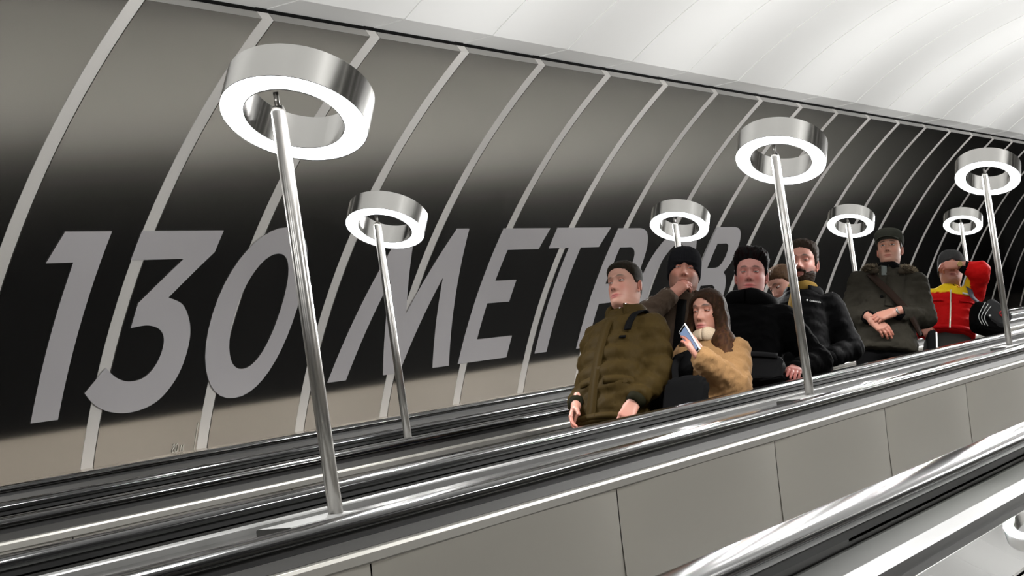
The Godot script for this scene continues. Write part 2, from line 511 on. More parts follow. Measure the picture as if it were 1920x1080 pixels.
# one side of a balustrade; "to" is the side (+1 or -1 in z) on which the steps run
func rail_side(o: Node3D, c: float, to: float, joint: float) -> void:
	put("handrail", prism(rail_outline(c), S_LOW, S_HIGH, true), M.rubber, o)
	var P := func(a: Array) -> PackedVector2Array:
		var r := PackedVector2Array()
		for i in range(0, a.size(), 2):
			r.append(Vector2(c + to * a[i], a[i + 1]))
		return r
	put("handrail_guide", prism(P.call([-0.026, -0.292, 0.028, -0.292, 0.028, -0.312, -0.026, -0.312]), S_LOW, S_HIGH), M.guide_dark, o)
	put("ledge", prism(P.call([-0.026, -0.308, 0.034, -0.308, 0.046, -0.326, 0.046, -0.338, -0.026, -0.338]), S_LOW, S_HIGH), M.ledge_grey, o)
	put("moulding", prism(P.call([0.030, -0.327, 0.050, -0.327, 0.056, -0.330, 0.058, -0.336, 0.057, -0.352, 0.052, -0.356, 0.030, -0.356]), S_LOW, S_HIGH), M.moulding, o)
	# inner panels, each a little bowed
	var key := "bow%d" % int(to)
	if not meshes.has(key):
		var st := new_st()
		st.set_smooth_group(1)
		var segs := 14
		var L := 1.03 - 0.005
		for i in segs:
			for j in 10:
				var q := []
				for d in [[0, 0], [1, 0], [1, 1], [0, 1]]:
					var u: float = float(i + d[0]) / segs
					var v: float = float(j + d[1]) / 10.0
					var full: float = 0.40 + 0.60 * (1.0 - pow(absf(2.0 * u - 1.0), 2.5))
					var bow: float = 0.003 * (1.0 - pow(2.0 * u - 1.0, 4.0)) + 0.015 * full * pow(maxf(0.0, (v - 0.52) / 0.48), 2.0)
					q.append(Vector3(u * L, lerpf(-0.95, -0.345, v), to * (0.036 + bow)))
				if to > 0:
					quad(st, q[0], q[1], q[2], q[3])
				else:
					quad(st, q[3], q[2], q[1], q[0])
		st.set_smooth_group(-1)
		for e in [0.0, L]:
			var a := Vector3(e, -0.95, to * 0.038)
			var b := Vector3(e, -0.345, to * 0.038)
			var back := Vector3(0, 0, -to * 0.008)
			quad(st, a, b, b + back, a + back)
			quad(st, a + back, b + back, b, a)
		meshes[key] = flat(st)
	var i0 := int(floor((S_LOW + 1.0 - joint) / 1.03))
	for i in range(i0, i0 + 33):
		put("inner_panel", meshes[key], M.satin_steel, o, Vector3(joint + 1.03 * i, 0, c))
	put("panel_core", prism(P.call([-0.02, -0.338, 0.031, -0.338, 0.031, -1.45, -0.02, -1.45]), S_LOW, S_HIGH), M.guide_dark, o)
	put("skirt", prism(P.call([0.030, -0.96, 0.042, -0.96, 0.042, -1.35, 0.030, -1.35]), S_LOW, S_HIGH), M.skirt_dark, o)

func balustrade(z: float, joint: float, label: String, deck: Material, drop := 0.0) -> void:
	var o := thing("balustrade", label, "balustrade", at(0, -drop, 0), slope, "escalator balustrades")
	rail_side(o, z + RAIL_OFF, 1.0, joint)
	rail_side(o, z - RAIL_OFF, -1.0, joint + 0.4)
	var e := RAIL_OFF - 0.17
	for sd in [-1.0, 1.0]:
		var cz: float = z + sd * RAIL_OFF
		put("deck_channel", prism(PackedVector2Array([Vector2(cz - sd * 0.03, -0.318), Vector2(cz - sd * 0.125, -0.318), Vector2(cz - sd * 0.125, -0.345), Vector2(cz - sd * 0.03, -0.345)]), S_LOW, S_HIGH), M.deck_channel, o)
		put("deck_trim", prism(PackedVector2Array([Vector2(cz - sd * 0.126, -0.308), Vector2(cz - sd * 0.130, -0.305), Vector2(cz - sd * 0.164, -0.305), Vector2(cz - sd * 0.168, -0.308), Vector2(cz - sd * 0.168, -0.345), Vector2(cz - sd * 0.126, -0.345)]), S_LOW, S_HIGH), M.deck_trim, o)
	for k in 12:
		var s0 := S_LOW + (S_HIGH - S_LOW) * k / 12.0
		var s1 := S_LOW + (S_HIGH - S_LOW) * (k + 1) / 12.0 - 0.002
		for side in [[-e, -0.0035, "deck_board"], [0.0035, e, "deck_board"]]:
			var st := new_st()
			add_box(st, Vector3(s0, DECK_N - 0.016, z + side[0]), Vector3(s1, DECK_N, z + side[1]), 0.002)
			put(side[2], flat(st), deck, o)
	put("core", prism(PackedVector2Array([Vector2(z - RAIL_OFF + 0.03, -0.347), Vector2(z + RAIL_OFF - 0.03, -0.347), Vector2(z + RAIL_OFF - 0.03, -1.45), Vector2(z - RAIL_OFF + 0.03, -1.45)]), S_LOW, S_HIGH), M.guide_dark, o)

func wall_balustrade(c: float, to: float, wall_z: float, label: String, drop := 0.0) -> void:
	var o := thing("balustrade", label, "balustrade", at(0, -drop, 0), slope, "escalator balustrades")
	rail_side(o, c, to, 0.2)
	var b := func(z0: float, z1: float, n0: float, n1: float) -> ArrayMesh:
		return prism(PackedVector2Array([Vector2(z0, n0), Vector2(z1, n0), Vector2(z1, n1), Vector2(z0, n1)]), S_LOW, S_HIGH)
	put("deck_board", b.call(c - to * 0.03, c - to * 0.33, DECK_N - 0.02, DECK_N), M.satin_steel, o)
	put("dark_deck", b.call(c - to * 0.332, wall_z + to * 0.33, -0.42, -0.36), M.black_stone, o)
	put("wall_ledge", b.call(wall_z + to * 0.328, wall_z - to * 0.03, -0.44, -0.35), M.bronze_ledge, o)
	put("core", b.call(c - to * 0.03, wall_z - to * 0.05, -1.45, -0.43), M.guide_dark, o)

func steps(zc: float, called: String, label: String, phase: float, narrow := 1.0) -> void:
	var o := thing(called, label, "escalator", at(0, 0, 0), slope, "escalator step bands")
	var half := LANE * 0.5 - RAIL_OFF - 0.045
	if not meshes.has("step"):
		var st := new_st()
		# tread, level; riser, upright: turned back by the slope so that it lies level in the place
		var inv := slope.inverse()
		var P := [Vector2(0, 0), Vector2(0.339, 0), Vector2(0.339, -0.03), Vector2(0.02, -0.203), Vector2(0, -0.1957)]
		var k := P.size()
		for i in k:
			var a: Vector3 = inv * Vector3(P[i].x, P[i].y, 0)
			var b: Vector3 = inv * Vector3(P[(i + 1) % k].x, P[(i + 1) % k].y, 0)
			var za := Vector3(0, 0, -half)
			var zb := Vector3(0, 0, half)
			quad(st, a + za, a + zb, b + zb, b + za)
		for e in [-half, half]:
			for i in range(1, k - 1):
				var a: Vector3 = inv * Vector3(P[0].x, P[0].y, 0) + Vector3(0, 0, e)
				var b: Vector3 = inv * Vector3(P[i].x, P[i].y, 0) + Vector3(0, 0, e)
				var c: Vector3 = inv * Vector3(P[i + 1].x, P[i + 1].y, 0) + Vector3(0, 0, e)
				if e < 0:
					st.add_vertex(a); st.add_vertex(c); st.add_vertex(b)
				else:
					st.add_vertex(a); st.add_vertex(b); st.add_vertex(c)
		# cleats
		for j in 22:
			var z := lerpf(-half + 0.02, half - 0.02, j / 21.0)
			var a: Vector3 = inv * Vector3(0.004, 0.006, 0)
			var b: Vector3 = inv * Vector3(0.335, 0.006, 0)
			var d := Vector3(0, 0, 0.006)
			quad(st, a + Vector3(0, 0, z) + d, b + Vector3(0, 0, z) + d, b + Vector3(0, 0, z) - d, a + Vector3(0, 0, z) - d)
		meshes["step"] = flat(st)
	var pitch := 0.339 / cos(TH)
	var i0 := int(floor(-3.0 / pitch))
	for i in range(i0, i0 + 66):
		put("step", meshes["step"], M.tread, o, Vector3(phase + i * pitch, TREAD_N, zc), Basis.from_scale(Vector3(1, 1, narrow)))

# ---------------------------------------------------------------- ring lamps
var lamp_mesh := {}

func make_lamp_meshes() -> void:
	var R := 0.164
	var r := 0.1106
	var h := 0.0834
	lamp_mesh.shell = lathe([Vector2(R - 0.002, 0.002), Vector2(R - 0.001, 0), Vector2(R, 0.001), Vector2(R, h - 0.001), Vector2(R - 0.001, h), Vector2(R - 0.003, h), Vector2(R - 0.003, 0.004)], 96, [1, 1, 2, 1, 1, 3])
	lamp_mesh.inner = lathe([Vector2(r + 0.003, 0.004), Vector2(r + 0.003, h), Vector2(r + 0.001, h), Vector2(r, h - 0.001), Vector2(r, 0.001), Vector2(r + 0.001, 0), Vector2(r + 0.002, 0.002)], 72, [3, 1, 1, 2, 1, 1])
	lamp_mesh.glow = lathe([Vector2(r + 0.001, 0.0035), Vector2(R - 0.001, 0.0035), Vector2(R - 0.001, 0.008), Vector2(r + 0.001, 0.008), Vector2(r + 0.001, 0.0035)], 96)
	lamp_mesh.top_glow = lathe([Vector2(r + 0.003, h - 0.012), Vector2(R - 0.003, h - 0.012), Vector2(R - 0.003, h - 0.006), Vector2(r + 0.003, h - 0.006), Vector2(r + 0.003, h - 0.012)], 72)
	# the mounting plate: a part of the round opening, on the downhill side
	var st := new_st()
	var pl := PackedVector2Array()
	for i in 19:
		var a := lerpf(PI * 0.62, PI * 1.38, i / 18.0)
		pl.append(Vector2(r * cos(a), r * sin(a)))
	var tri := Geometry2D.triangulate_polygon(pl)
	for y in [0.062, 0.068]:
		for t in range(0, tri.size(), 3):
			var q := [pl[tri[t]], pl[tri[t + 1]], pl[tri[t + 2]]]
			var o := [Vector3(q[0].x, y, q[0].y), Vector3(q[1].x, y, q[1].y), Vector3(q[2].x, y, q[2].y)]
			for k in ([0, 1, 2] if y > 0.065 else [0, 2, 1]):
				st.add_vertex(o[k])
	for i in pl.size():
		var a: Vector2 = pl[i]
		var b: Vector2 = pl[(i + 1) % pl.size()]
		quad(st, Vector3(a.x, 0.062, a.y), Vector3(a.x, 0.068, a.y), Vector3(b.x, 0.068, b.y), Vector3(b.x, 0.062, b.y))
	lamp_mesh.plate = flat(st)

func area(parent: Node, pos: Vector3, basis: Basis, size: Vector2, energy: float) -> void:
	var l := AreaLight3D.new()
	l.area_size = size * WORLD
	l.light_energy = energy * WORLD * WORLD
	l.light_color = LIGHT_COLOUR
	l.shadow_enabled = true
	l.area_range = 40.0
	l.area_attenuation = 2.0
	l.transform = Transform3D(basis, pos)
	parent.add_child(l, true)

func ring_lamp(s: float, z: float, label: String, group: String, parts := 4, drop := 0.0) -> void:
	var o := thing("ring_lamp", label, "lamp", at(s, LAMP_N, z), Basis(), group)
	put("ring_shell", lamp_mesh.shell, M.brushed_steel, o)
	put("inner_ring", lamp_mesh.inner, M.brushed_steel, o)
	put("diffuser", lamp_mesh.glow, M.diffuser, o)
	put("upper_diffuser", lamp_mesh.top_glow, M.diffuser, o)
	put("mounting_plate", lamp_mesh.plate, M.plate_steel, o)
	# the pole leans with the slope and carries the ring by its downhill edge
	var d := slope * Vector3(1, 0, 0)
	var pd := slope * Vector3(sin(-0.033), cos(-0.033), 0)
	var top := Vector3(0, 0.066, 0) - d * 0.0865
	var top_n: float = LAMP_N + (slope.inverse() * top).y
	var base := top - pd * ((top_n - DECK_N + drop) / cos(0.033))
	var neck := top - pd * 0.030
	var pole := put("pole", tube(PackedVector3Array([base + pd * 0.002, base + pd * 0.4, neck - pd * 0.012, neck]), PackedFloat32Array([0.016, 0.016, 0.016, 0.012]), 20), M.pole_steel, o)
	put("pin", tube(PackedVector3Array([neck - pd * 0.002, top]), PackedFloat32Array([0.006, 0.006]), 10), M.pole_steel, pole)
	var inv := slope.inverse() * base
	var st := new_st()
	add_box(st, Vector3(-0.22, 0.001, -0.045), Vector3(0.03, 0.019, 0.045), 0.003)
	put("foot_plate", flat(st), M.deck_trim, o, base, slope)
	for k in parts:
		var a := TAU * (k + 0.5) / parts
		var rad := Vector3(cos(a), 0, sin(a))
		var tang := Vector3(-sin(a), 0, cos(a))
		if tang.cross(rad).y < 0.0:
			tang = -tang
		area(o, rad * 0.1325 + Vector3(0, 0.0022, 0), Basis(tang, rad, Vector3.UP), Vector2(0.10, 0.04), DOWN_ENERGY / parts)
	for k in parts / 2:
		var a := TAU * (k + 0.5) / (parts / 2)
		var rad := Vector3(cos(a), 0, sin(a))
		var tang := Vector3(-sin(a), 0, cos(a))
		if tang.cross(rad).y > 0.0:
			tang = -tang
		area(o, rad * 0.1325 + Vector3(0, 0.0834 - 0.004, 0), Basis(tang, rad, Vector3.DOWN), Vector2(0.10, 0.04), UP_ENERGY / (parts / 2))

# ---------------------------------------------------------------- bodies and cloth as blended distance fields
class Bag:
	var v := PackedVector3Array()
	var c := PackedColorArray()
	var i := PackedInt32Array()
	func add(vv: PackedVector3Array, ii: PackedInt32Array, cc: PackedColorArray, xf: Transform3D) -> void:
		var base := v.size()
		for k in vv.size():
			v.append(xf * vv[k])
		c.append_array(cc)
		var flip := xf.basis.determinant() < 0.0
		for k in range(0, ii.size(), 3):
			i.append(base + ii[k])
			if flip:
				i.append(base + ii[k + 2]); i.append(base + ii[k + 1])
			else:
				i.append(base + ii[k + 1]); i.append(base + ii[k + 2])
	func normals() -> PackedVector3Array:
		var n := PackedVector3Array()
		n.resize(v.size())
		for k in range(0, i.size(), 3):
			var a := i[k]
			var b := i[k + 1]
			var d := i[k + 2]
			var w := (v[d] - v[a]).cross(v[b] - v[a])
			n[a] += w; n[b] += w; n[d] += w
		for k in n.size():
			n[k] = n[k].normalized()
		return n
	func mesh() -> ArrayMesh:
		var a := []
		a.resize(Mesh.ARRAY_MAX)
		a[Mesh.ARRAY_VERTEX] = v
		a[Mesh.ARRAY_NORMAL] = normals()
		if c.size() == v.size():
			a[Mesh.ARRAY_COLOR] = c
		a[Mesh.ARRAY_INDEX] = i
		var m := ArrayMesh.new()
		m.add_surface_from_arrays(Mesh.PRIMITIVE_TRIANGLES, a)
		return m
	func displace(fn: Callable) -> void:
		var n := normals()
		for k in v.size():
			v[k] += n[k] * fn.call(v[k])

class Field:
	var o: Vector3
	var h: float
	var nx: int
	var ny: int
	var nz: int
	var f := PackedFloat32Array()
	func _init(lo: Vector3, hi: Vector3, cell: float) -> void:
		o = lo
		h = cell
		nx = int(ceil((hi.x - lo.x) / cell)) + 1
		ny = int(ceil((hi.y - lo.y) / cell)) + 1
		nz = int(ceil((hi.z - lo.z) / cell)) + 1
		f.resize(nx * ny * nz)
		f.fill(0.5)
	func span(lo: Vector3, hi: Vector3) -> Array:
		return [maxi(0, int((lo.x - o.x) / h)), mini(nx - 1, int((hi.x - o.x) / h) + 1), maxi(0, int((lo.y - o.y) / h)), mini(ny - 1, int((hi.y - o.y) / h) + 1), maxi(0, int((lo.z - o.z) / h)), mini(nz - 1, int((hi.z - o.z) / h) + 1)]
	func cap(a: Vector3, b: Vector3, ra: float, rb: float, k: float) -> void:
		var m := maxf(ra, rb) + k + 2.0 * h
		var mv := Vector3(m, m, m)
		var s := span(a.min(b) - mv, a.max(b) + mv)
		var ab := b - a
		var l2 := maxf(ab.length_squared(), 1e-9)
		for z in range(s[4], s[5] + 1):
			for y in range(s[2], s[3] + 1):
				var at0 := (z * ny + y) * nx
				for x in range(s[0], s[1] + 1):
					var p := Vector3(o.x + x * h, o.y + y * h, o.z + z * h) - a
					var t := clampf(p.dot(ab) / l2, 0.0, 1.0)
					var d := (p - ab * t).length() - (ra + (rb - ra) * t)
					var g := f[at0 + x]
					var w := clampf(0.5 + 0.5 * (g - d) / k, 0.0, 1.0)
					f[at0 + x] = g + (d - g) * w - k * w * (1.0 - w)
	func ell(c: Vector3, r: Vector3, k: float, b := Basis()) -> void:
		var m := maxf(r.x, maxf(r.y, r.z)) + k + 2.0 * h
		var mv := Vector3(m, m, m)
		var s := span(c - mv, c + mv)
		var inv := b.inverse()
		var rm := minf(r.x, minf(r.y, r.z))
		for z in range(s[4], s[5] + 1):
			for y in range(s[2], s[3] + 1):
				var at0 := (z * ny + y) * nx
				for x in range(s[0], s[1] + 1):
					var p := inv * (Vector3(o.x + x * h, o.y + y * h, o.z + z * h) - c)
					var d := ((p / r).length() - 1.0) * rm
					var g := f[at0 + x]
					var w := clampf(0.5 + 0.5 * (g - d) / k, 0.0, 1.0)
					f[at0 + x] = g + (d - g) * w - k * w * (1.0 - w)
	# rows of [y, half width, half depth, z of the middle], from the top down
	func loft(rows: Array, k: float) -> void:
		var top: float = rows[0][0]
		var low: float = rows[rows.size() - 1][0]
		var ys := span(Vector3(-9, low - k - 2.0 * h, -9), Vector3(9, top + k + 2.0 * h, 9))
		for y in range(ys[2], ys[3] + 1):
			var py := o.y + y * h
			var r := row_at(rows, py)
			var a: float = r[1]
			var b: float = r[2]
			var dy := maxf(py - top, low - py)
			var s := span(Vector3(-a - k - 2.0 * h, py, r[3] - b - k - 2.0 * h), Vector3(a + k + 2.0 * h, py, r[3] + b + k + 2.0 * h))
			for z in range(s[4], s[5] + 1):
				var pz: float = (o.z + z * h - r[3]) / b
				var at0 := (z * ny + y) * nx
				for x in range(s[0], s[1] + 1):
					var px := (o.x + x * h) / a
					var d := (pow(pow(absf(px), 2.4) + pow(absf(pz), 2.4), 0.41667) - 1.0) * minf(a, b)
					if dy > 0.0:
						d = sqrt(dy * dy + maxf(d, 0.0) * maxf(d, 0.0)) if d > 0.0 else dy
					else:
						d = maxf(d, dy)
					var g := f[at0 + x]
					var w := clampf(0.5 + 0.5 * (g - d) / k, 0.0, 1.0)
					f[at0 + x] = g + (d - g) * w - k * w * (1.0 - w)
	static func row_at(rows: Array, y: float) -> Array:
		if y >= rows[0][0]:
			return rows[0]
		for i in rows.size() - 1:
			var p: Array = rows[i]
			var q: Array = rows[i + 1]
			if y >= q[0]:
				var t: float = (p[0] - y) / (p[0] - q[0])
				t = t * t * (3.0 - 2.0 * t) * 0.5 + t * 0.5
				return [y, lerpf(p[1], q[1], t), lerpf(p[2], q[2], t), lerpf(p[3], q[3], t)]
		return rows[rows.size() - 1]
	func nets(bag: Bag, colour: Callable, xf := Transform3D()) -> void:
		var ids := PackedInt32Array()
		ids.resize(nx * ny * nz)
		ids.fill(-1)
		var vv := PackedVector3Array()
		var ii := PackedInt32Array()
		var cc := PackedColorArray()
		var sy := nx
		var sz := nx * ny
		var lim := h * 2.2
		var off := [0, 1, sy, sy + 1, sz, sz + 1, sz + sy, sz + sy + 1]
		var E := [[0, 1], [2, 3], [4, 5], [6, 7], [0, 2], [1, 3], [4, 6], [5, 7], [0, 4], [1, 5], [2, 6], [3, 7]]
		for z in nz - 1:
			for y in ny - 1:
				var row := z * sz + y * sy
				for x in nx - 1:
					var k := row + x
					var f0 := f[k]
					if f0 > lim or f0 < -lim:
						continue
					var mask := 0
					for q in 8:
						if f[k + off[q]] < 0.0:
							mask |= 1 << q
					if mask == 0 or mask == 255:
						continue
					var sum := Vector3.ZERO
					var cnt := 0
					for e in E:
						var a: int = e[0]
						var b: int = e[1]
						if ((mask >> a) & 1) != ((mask >> b) & 1):
							var fa := f[k + off[a]]
							var fb := f[k + off[b]]
							var t := fa / (fa - fb)
							var pa := Vector3(a & 1, (a >> 1) & 1, a >> 2)
							var pb := Vector3(b & 1, (b >> 1) & 1, b >> 2)
							sum += pa + (pb - pa) * t
							cnt += 1
					ids[k] = vv.size()
					vv.append(o + (Vector3(x, y, z) + sum / cnt) * h)
		for z in range(1, nz - 1):
			for y in range(1, ny - 1):
				var row := z * sz + y * sy
				for x in range(1, nx - 1):
					var k := row + x
					if ids[k] < 0:
						continue
					var inside := f[k] < 0.0
					for ax in 3:
						var st: int = [1, sy, sz][ax]
						if (f[k + st] < 0.0) == inside:
							continue
						var u: int = [sy, sz, 1][ax]
						var w: int = [sz, 1, sy][ax]
						var a := ids[k]
						var b := ids[k - u]
						var c := ids[k - u - w]
						var d := ids[k - w]
						if a < 0 or b < 0 or c < 0 or d < 0:
							continue
						if inside:
							ii.append_array(PackedInt32Array([a, c, b, a, d, c]))
						else:
							ii.append_array(PackedInt32Array([a, b, c, a, c, d]))
		for p in vv:
			cc.append(colour.call(p))
		bag.add(vv, ii, cc, xf)

func lin(r: int, g: int, b: int) -> Color:
	return Color(r / 255.0, g / 255.0, b / 255.0).srgb_to_linear()

# ---------------------------------------------------------------- heads
const HEAD := [
	[-0.230, 0.062, 0.052, 0.070], [-0.170, 0.058, 0.046, 0.068], [-0.135, 0.058, 0.046, 0.069], [-0.123, 0.056, 0.060, 0.070], [-0.116, 0.053, 0.078, 0.070], [-0.106, 0.053, 0.088, 0.071],
	[-0.090, 0.059, 0.091, 0.073], [-0.070, 0.065, 0.089, 0.077], [-0.045, 0.070, 0.088, 0.083], [-0.020, 0.074, 0.087, 0.090], [0.000, 0.0755, 0.085, 0.095], [0.014, 0.076, 0.084, 0.098],
	[0.030, 0.0765, 0.090, 0.100], [0.050, 0.077, 0.091, 0.101], [0.070, 0.075, 0.087, 0.098], [0.088, 0.069, 0.077, 0.087], [0.103, 0.058, 0.062, 0.069], [0.113, 0.043, 0.044, 0.049], [0.119, 0.025, 0.025, 0.028], [0.1215, 0.004, 0.004, 0.004]]

func head_row(y: float) -> Array:
	var k := HEAD.size()
	if y <= HEAD[0][0]:
		return HEAD[0]
	for i in k - 1:
		if y <= HEAD[i + 1][0]:
			var p: Array = HEAD[i]
			var q: Array = HEAD[i + 1]
			var t: float = (y - p[0]) / (q[0] - p[0])
			return [y, lerpf(p[1], q[1], t), lerpf(p[2], q[2], t), lerpf(p[3], q[3], t)]
	return HEAD[k - 1]

func bump(d: float, s: float) -> float:
	return exp(-d * d / (2.0 * s * s))

func head_pt(y: float, phi: float, hp: Dictionary) -> Vector3:
	var r := head_row(y)
	var jaw: float = hp.get("jaw", 1.0)
	var wide: float = r[1]
	if y < 0.0:
		wide *= lerpf(1.0, jaw, clampf(-y / 0.09, 0.0, 1.0))
	wide *= hp.get("wide", 1.0)
	var sp := sin(phi)
	var cp := cos(phi)
	var x := wide * signf(sp) * pow(absf(sp), 0.90)
	var z: float = (r[2] if cp > 0.0 else r[3]) * signf(cp) * pow(absf(cp), 0.92)
	if y < -0.12:
		z -= 0.012 * clampf((-0.12 - y) / 0.05, 0.0, 1.0)
	if cp > 0.0 and y > -0.13 and y < 0.09:
		var ns: float = hp.get("nose", 1.0)
		var w := 0.0
		# nose
		var nh := 0.0
		if y < 0.032 and y > -0.049:
			if y > -0.031:
				nh = lerpf(0.0255, 0.003, pow((y + 0.031) / 0.063, 0.8))
			else:
				nh = 0.0255 * pow(maxf(0.0, (y + 0.049) / 0.018), 0.55)
		var nw := lerpf(0.0105, 0.0065, clampf((y + 0.035) / 0.05, 0.0, 1.0))
		w += ns * nh * bump(x, nw)
		w += ns * 0.008 * (bump(x - 0.0135, 0.0055) + bump(x + 0.0135, 0.0055)) * bump(y + 0.036, 0.006)
		# sockets and brow
		for e in [-1.0, 1.0]:
			w -= 0.0120 * bump(x - e * 0.031, 0.0135) * bump(y - 0.011, 0.0085)
			w += 0.0035 * bump(x - e * 0.030, 0.018) * bump(y - 0.029, 0.006)
			w += 0.004 * bump(x - e * 0.042, 0.016) * bump(y + 0.022, 0.016)
			w -= 0.0028 * bump(x - e * (0.022 - (y + 0.052) * 0.35), 0.0042) * bump(y + 0.053, 0.013)
		# mouth
		var mw := bump(x, 0.017)
		w += 0.0045 * mw * bump(y + 0.0655, 0.0042) + 0.0055 * mw * bump(y + 0.0765, 0.0048)
		w -= 0.0060 * bump(x, 0.019) * bump(y + 0.0712, 0.0018)
		w -= 0.003 * mw * bump(y + 0.087, 0.005)
		w += 0.004 * bump(x, 0.016) * bump(y + 0.101, 0.009)
		z += w * clampf(cp * 3.0, 0.0, 1.0)
	return Vector3(x, y, z)

func head_grid(y0: float, y1: float, rows: int, cols: int) -> Array:
	var ys := PackedFloat32Array()
	for i in rows + 1:
		ys.append(lerpf(y0, y1, float(i) / rows))
	var ph := PackedFloat32Array()
	for j in cols:
		var u := -PI + TAU * j / cols
		ph.append(u - 0.42 * sin(u))
	return [ys, ph]

func add_grid(bag: Bag, pts: Array, cols: int, rows: int, cc: PackedColorArray, xf: Transform3D, keep: PackedByteArray = PackedByteArray()) -> void:
	var vv := PackedVector3Array(pts)
	var ii := PackedInt32Array()
	for i in rows:
		for j in cols:
			var a := i * cols + j
			var b := i * cols + (j + 1) % cols
			var c := (i + 1) * cols + (j + 1) % cols
			var d := (i + 1) * cols + j
			if keep.size() > 0 and keep[a] + keep[b] + keep[c] + keep[d] == 0:
				continue
			# phi grows towards +x from the front: seen from outside the order a b c d runs counter-clockwise
			ii.append_array(PackedInt32Array([a, c, b, a, d, c]))
	bag.add(vv, ii, cc, xf)

func add_ball(bag: Bag, c: Vector3, r: Vector3, colour: Callable, xf: Transform3D, rows := 10, cols := 14, y0 := -1.0, y1 := 1.0) -> void:
	var pts := []
	var cc := PackedColorArray()
	for i in rows + 1:
		var yy := lerpf(y0, y1, float(i) / rows)
		var el := asin(clampf(yy, -1.0, 1.0))
		for j in cols:
			var a := TAU * j / cols
			var n := Vector3(cos(el) * sin(a), sin(el), cos(el) * cos(a))
			pts.append(c + n * r)
			cc.append(colour.call(n))
	add_grid(bag, pts, cols, rows, cc, xf)

func add_head(bag: Bag, hp: Dictionary, xf: Transform3D) -> void:
	var skin: Color = hp.skin
	var lips: Color = hp.get("lips", skin * Color(0.72, 0.45, 0.45))
	var brow: Color = hp.get("brow", lin(30, 24, 20))
	var red: Color = skin * Color(1.0, 0.70, 0.68)
	var g := head_grid(-0.23, 0.1215, 104, 104)
	var pts := []
	var cc := PackedColorArray()
	for y in g[0]:
		for ph in g[1]:
			var p := head_pt(y, ph, hp)
			var c := skin
			if p.z > 0.0:
				var blush: float = hp.get("blush", 0.55)
				c = c.lerp(red, blush * clampf(bump(absf(p.x) - 0.042, 0.014) * bump(y + 0.028, 0.017) + 0.8 * bump(p.x, 0.012) * bump(y + 0.032, 0.010), 0.0, 1.0))
				var m := bump(p.x, 0.016) * (bump(y + 0.0658, 0.0035) + bump(y + 0.0762, 0.0040))
				c = c.lerp(lips, clampf(m * 1.5, 0.0, 1.0))
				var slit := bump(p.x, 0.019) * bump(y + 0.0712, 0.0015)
				c = c.lerp(lips * 0.35, clampf(slit, 0.0, 1.0))  # shade in the crease between the lips, put into the colour
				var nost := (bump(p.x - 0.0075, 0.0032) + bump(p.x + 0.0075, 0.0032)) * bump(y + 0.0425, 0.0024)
				c = c.lerp(red * 0.25, clampf(nost * 1.3, 0.0, 0.9))  # nostril shading painted into the skin colour
				for e in [-1.0, 1.0]:
					var bx: float = (p.x * e - 0.031) / 0.019
					var by: float = (y - 0.0305 - 0.004 * (1.0 - bx * bx)) / 0.0043
					c = c.lerp(brow, 0.92 * clampf(1.6 - bx * bx * 1.2 - by * by, 0.0, 1.0))
			var bd: float = hp.get("beard", 0.0)
			if bd > 0.0 and y < -0.02:
				var d := clampf((-0.028 - y) / 0.02 + (absf(p.x) - 0.045) / 0.03, 0.0, 1.0) * clampf((y + 0.155) / 0.02, 0.0, 1.0)
				d *= clampf(1.0 - 1.2 * bump(p.x, 0.02) * bump(y + 0.071, 0.0075), 0.0, 1.0)
				if p.z < 0.0:
					d *= clampf(1.0 + p.z / 0.03, 0.0, 1.0)
				c = c.lerp(hp.beard_colour, bd * d)
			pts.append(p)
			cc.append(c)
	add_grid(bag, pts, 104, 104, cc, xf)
	# eyelids and ears belong to the same skin
	for e in [-1.0, 1.0]:
		var shut: float = hp.get("shut", 0.25)
		var ec := Vector3(e * 0.0312, 0.010, 0.0685)
		var lid: Color = skin * Color(0.80, 0.66, 0.62)
		add_ball(bag, ec, Vector3(0.0158, 0.0146, 0.0146), func(n): return lid if n.y > 0.52 - shut else lid * Color(0.22, 0.18, 0.18), xf, 6, 16, 0.42 - shut, 1.0)
		add_ball(bag, ec, Vector3(0.0156, 0.0144, 0.0144), func(_n): return lid, xf, 4, 16, -1.0, -0.42)
		if hp.get("ears", true):
			var st := PackedVector3Array()
			var rr := PackedFloat32Array()
			for k in 13:
				var a := lerpf(-0.6, 4.1, k / 12.0)
				st.append(Vector3(e * (0.0775 + 0.009 * (1.0 - cos(a)) * 0.5) * hp.get("wide", 1.0), -0.004 + 0.029 * sin(a), -0.012 - 0.0165 * (1.0 - cos(a)) * 0.5 - 0.006 * cos(a)))
				rr.append(0.0042)
			add_rope(bag, st, rr, 7, skin * Color(0.95, 0.72, 0.68), xf)
			add_ball(bag, Vector3(e * 0.0785 * hp.get("wide", 1.0), -0.003, -0.019), Vector3(0.0055, 0.027, 0.0135), func(_n): return skin * Color(0.80, 0.55, 0.50), xf, 8, 10)
			add_ball(bag, Vector3(e * 0.0785 * hp.get("wide", 1.0), -0.031, -0.012), Vector3(0.0055, 0.009, 0.008), func(_n): return skin * Color(0.95, 0.74, 0.70), xf, 6, 8)

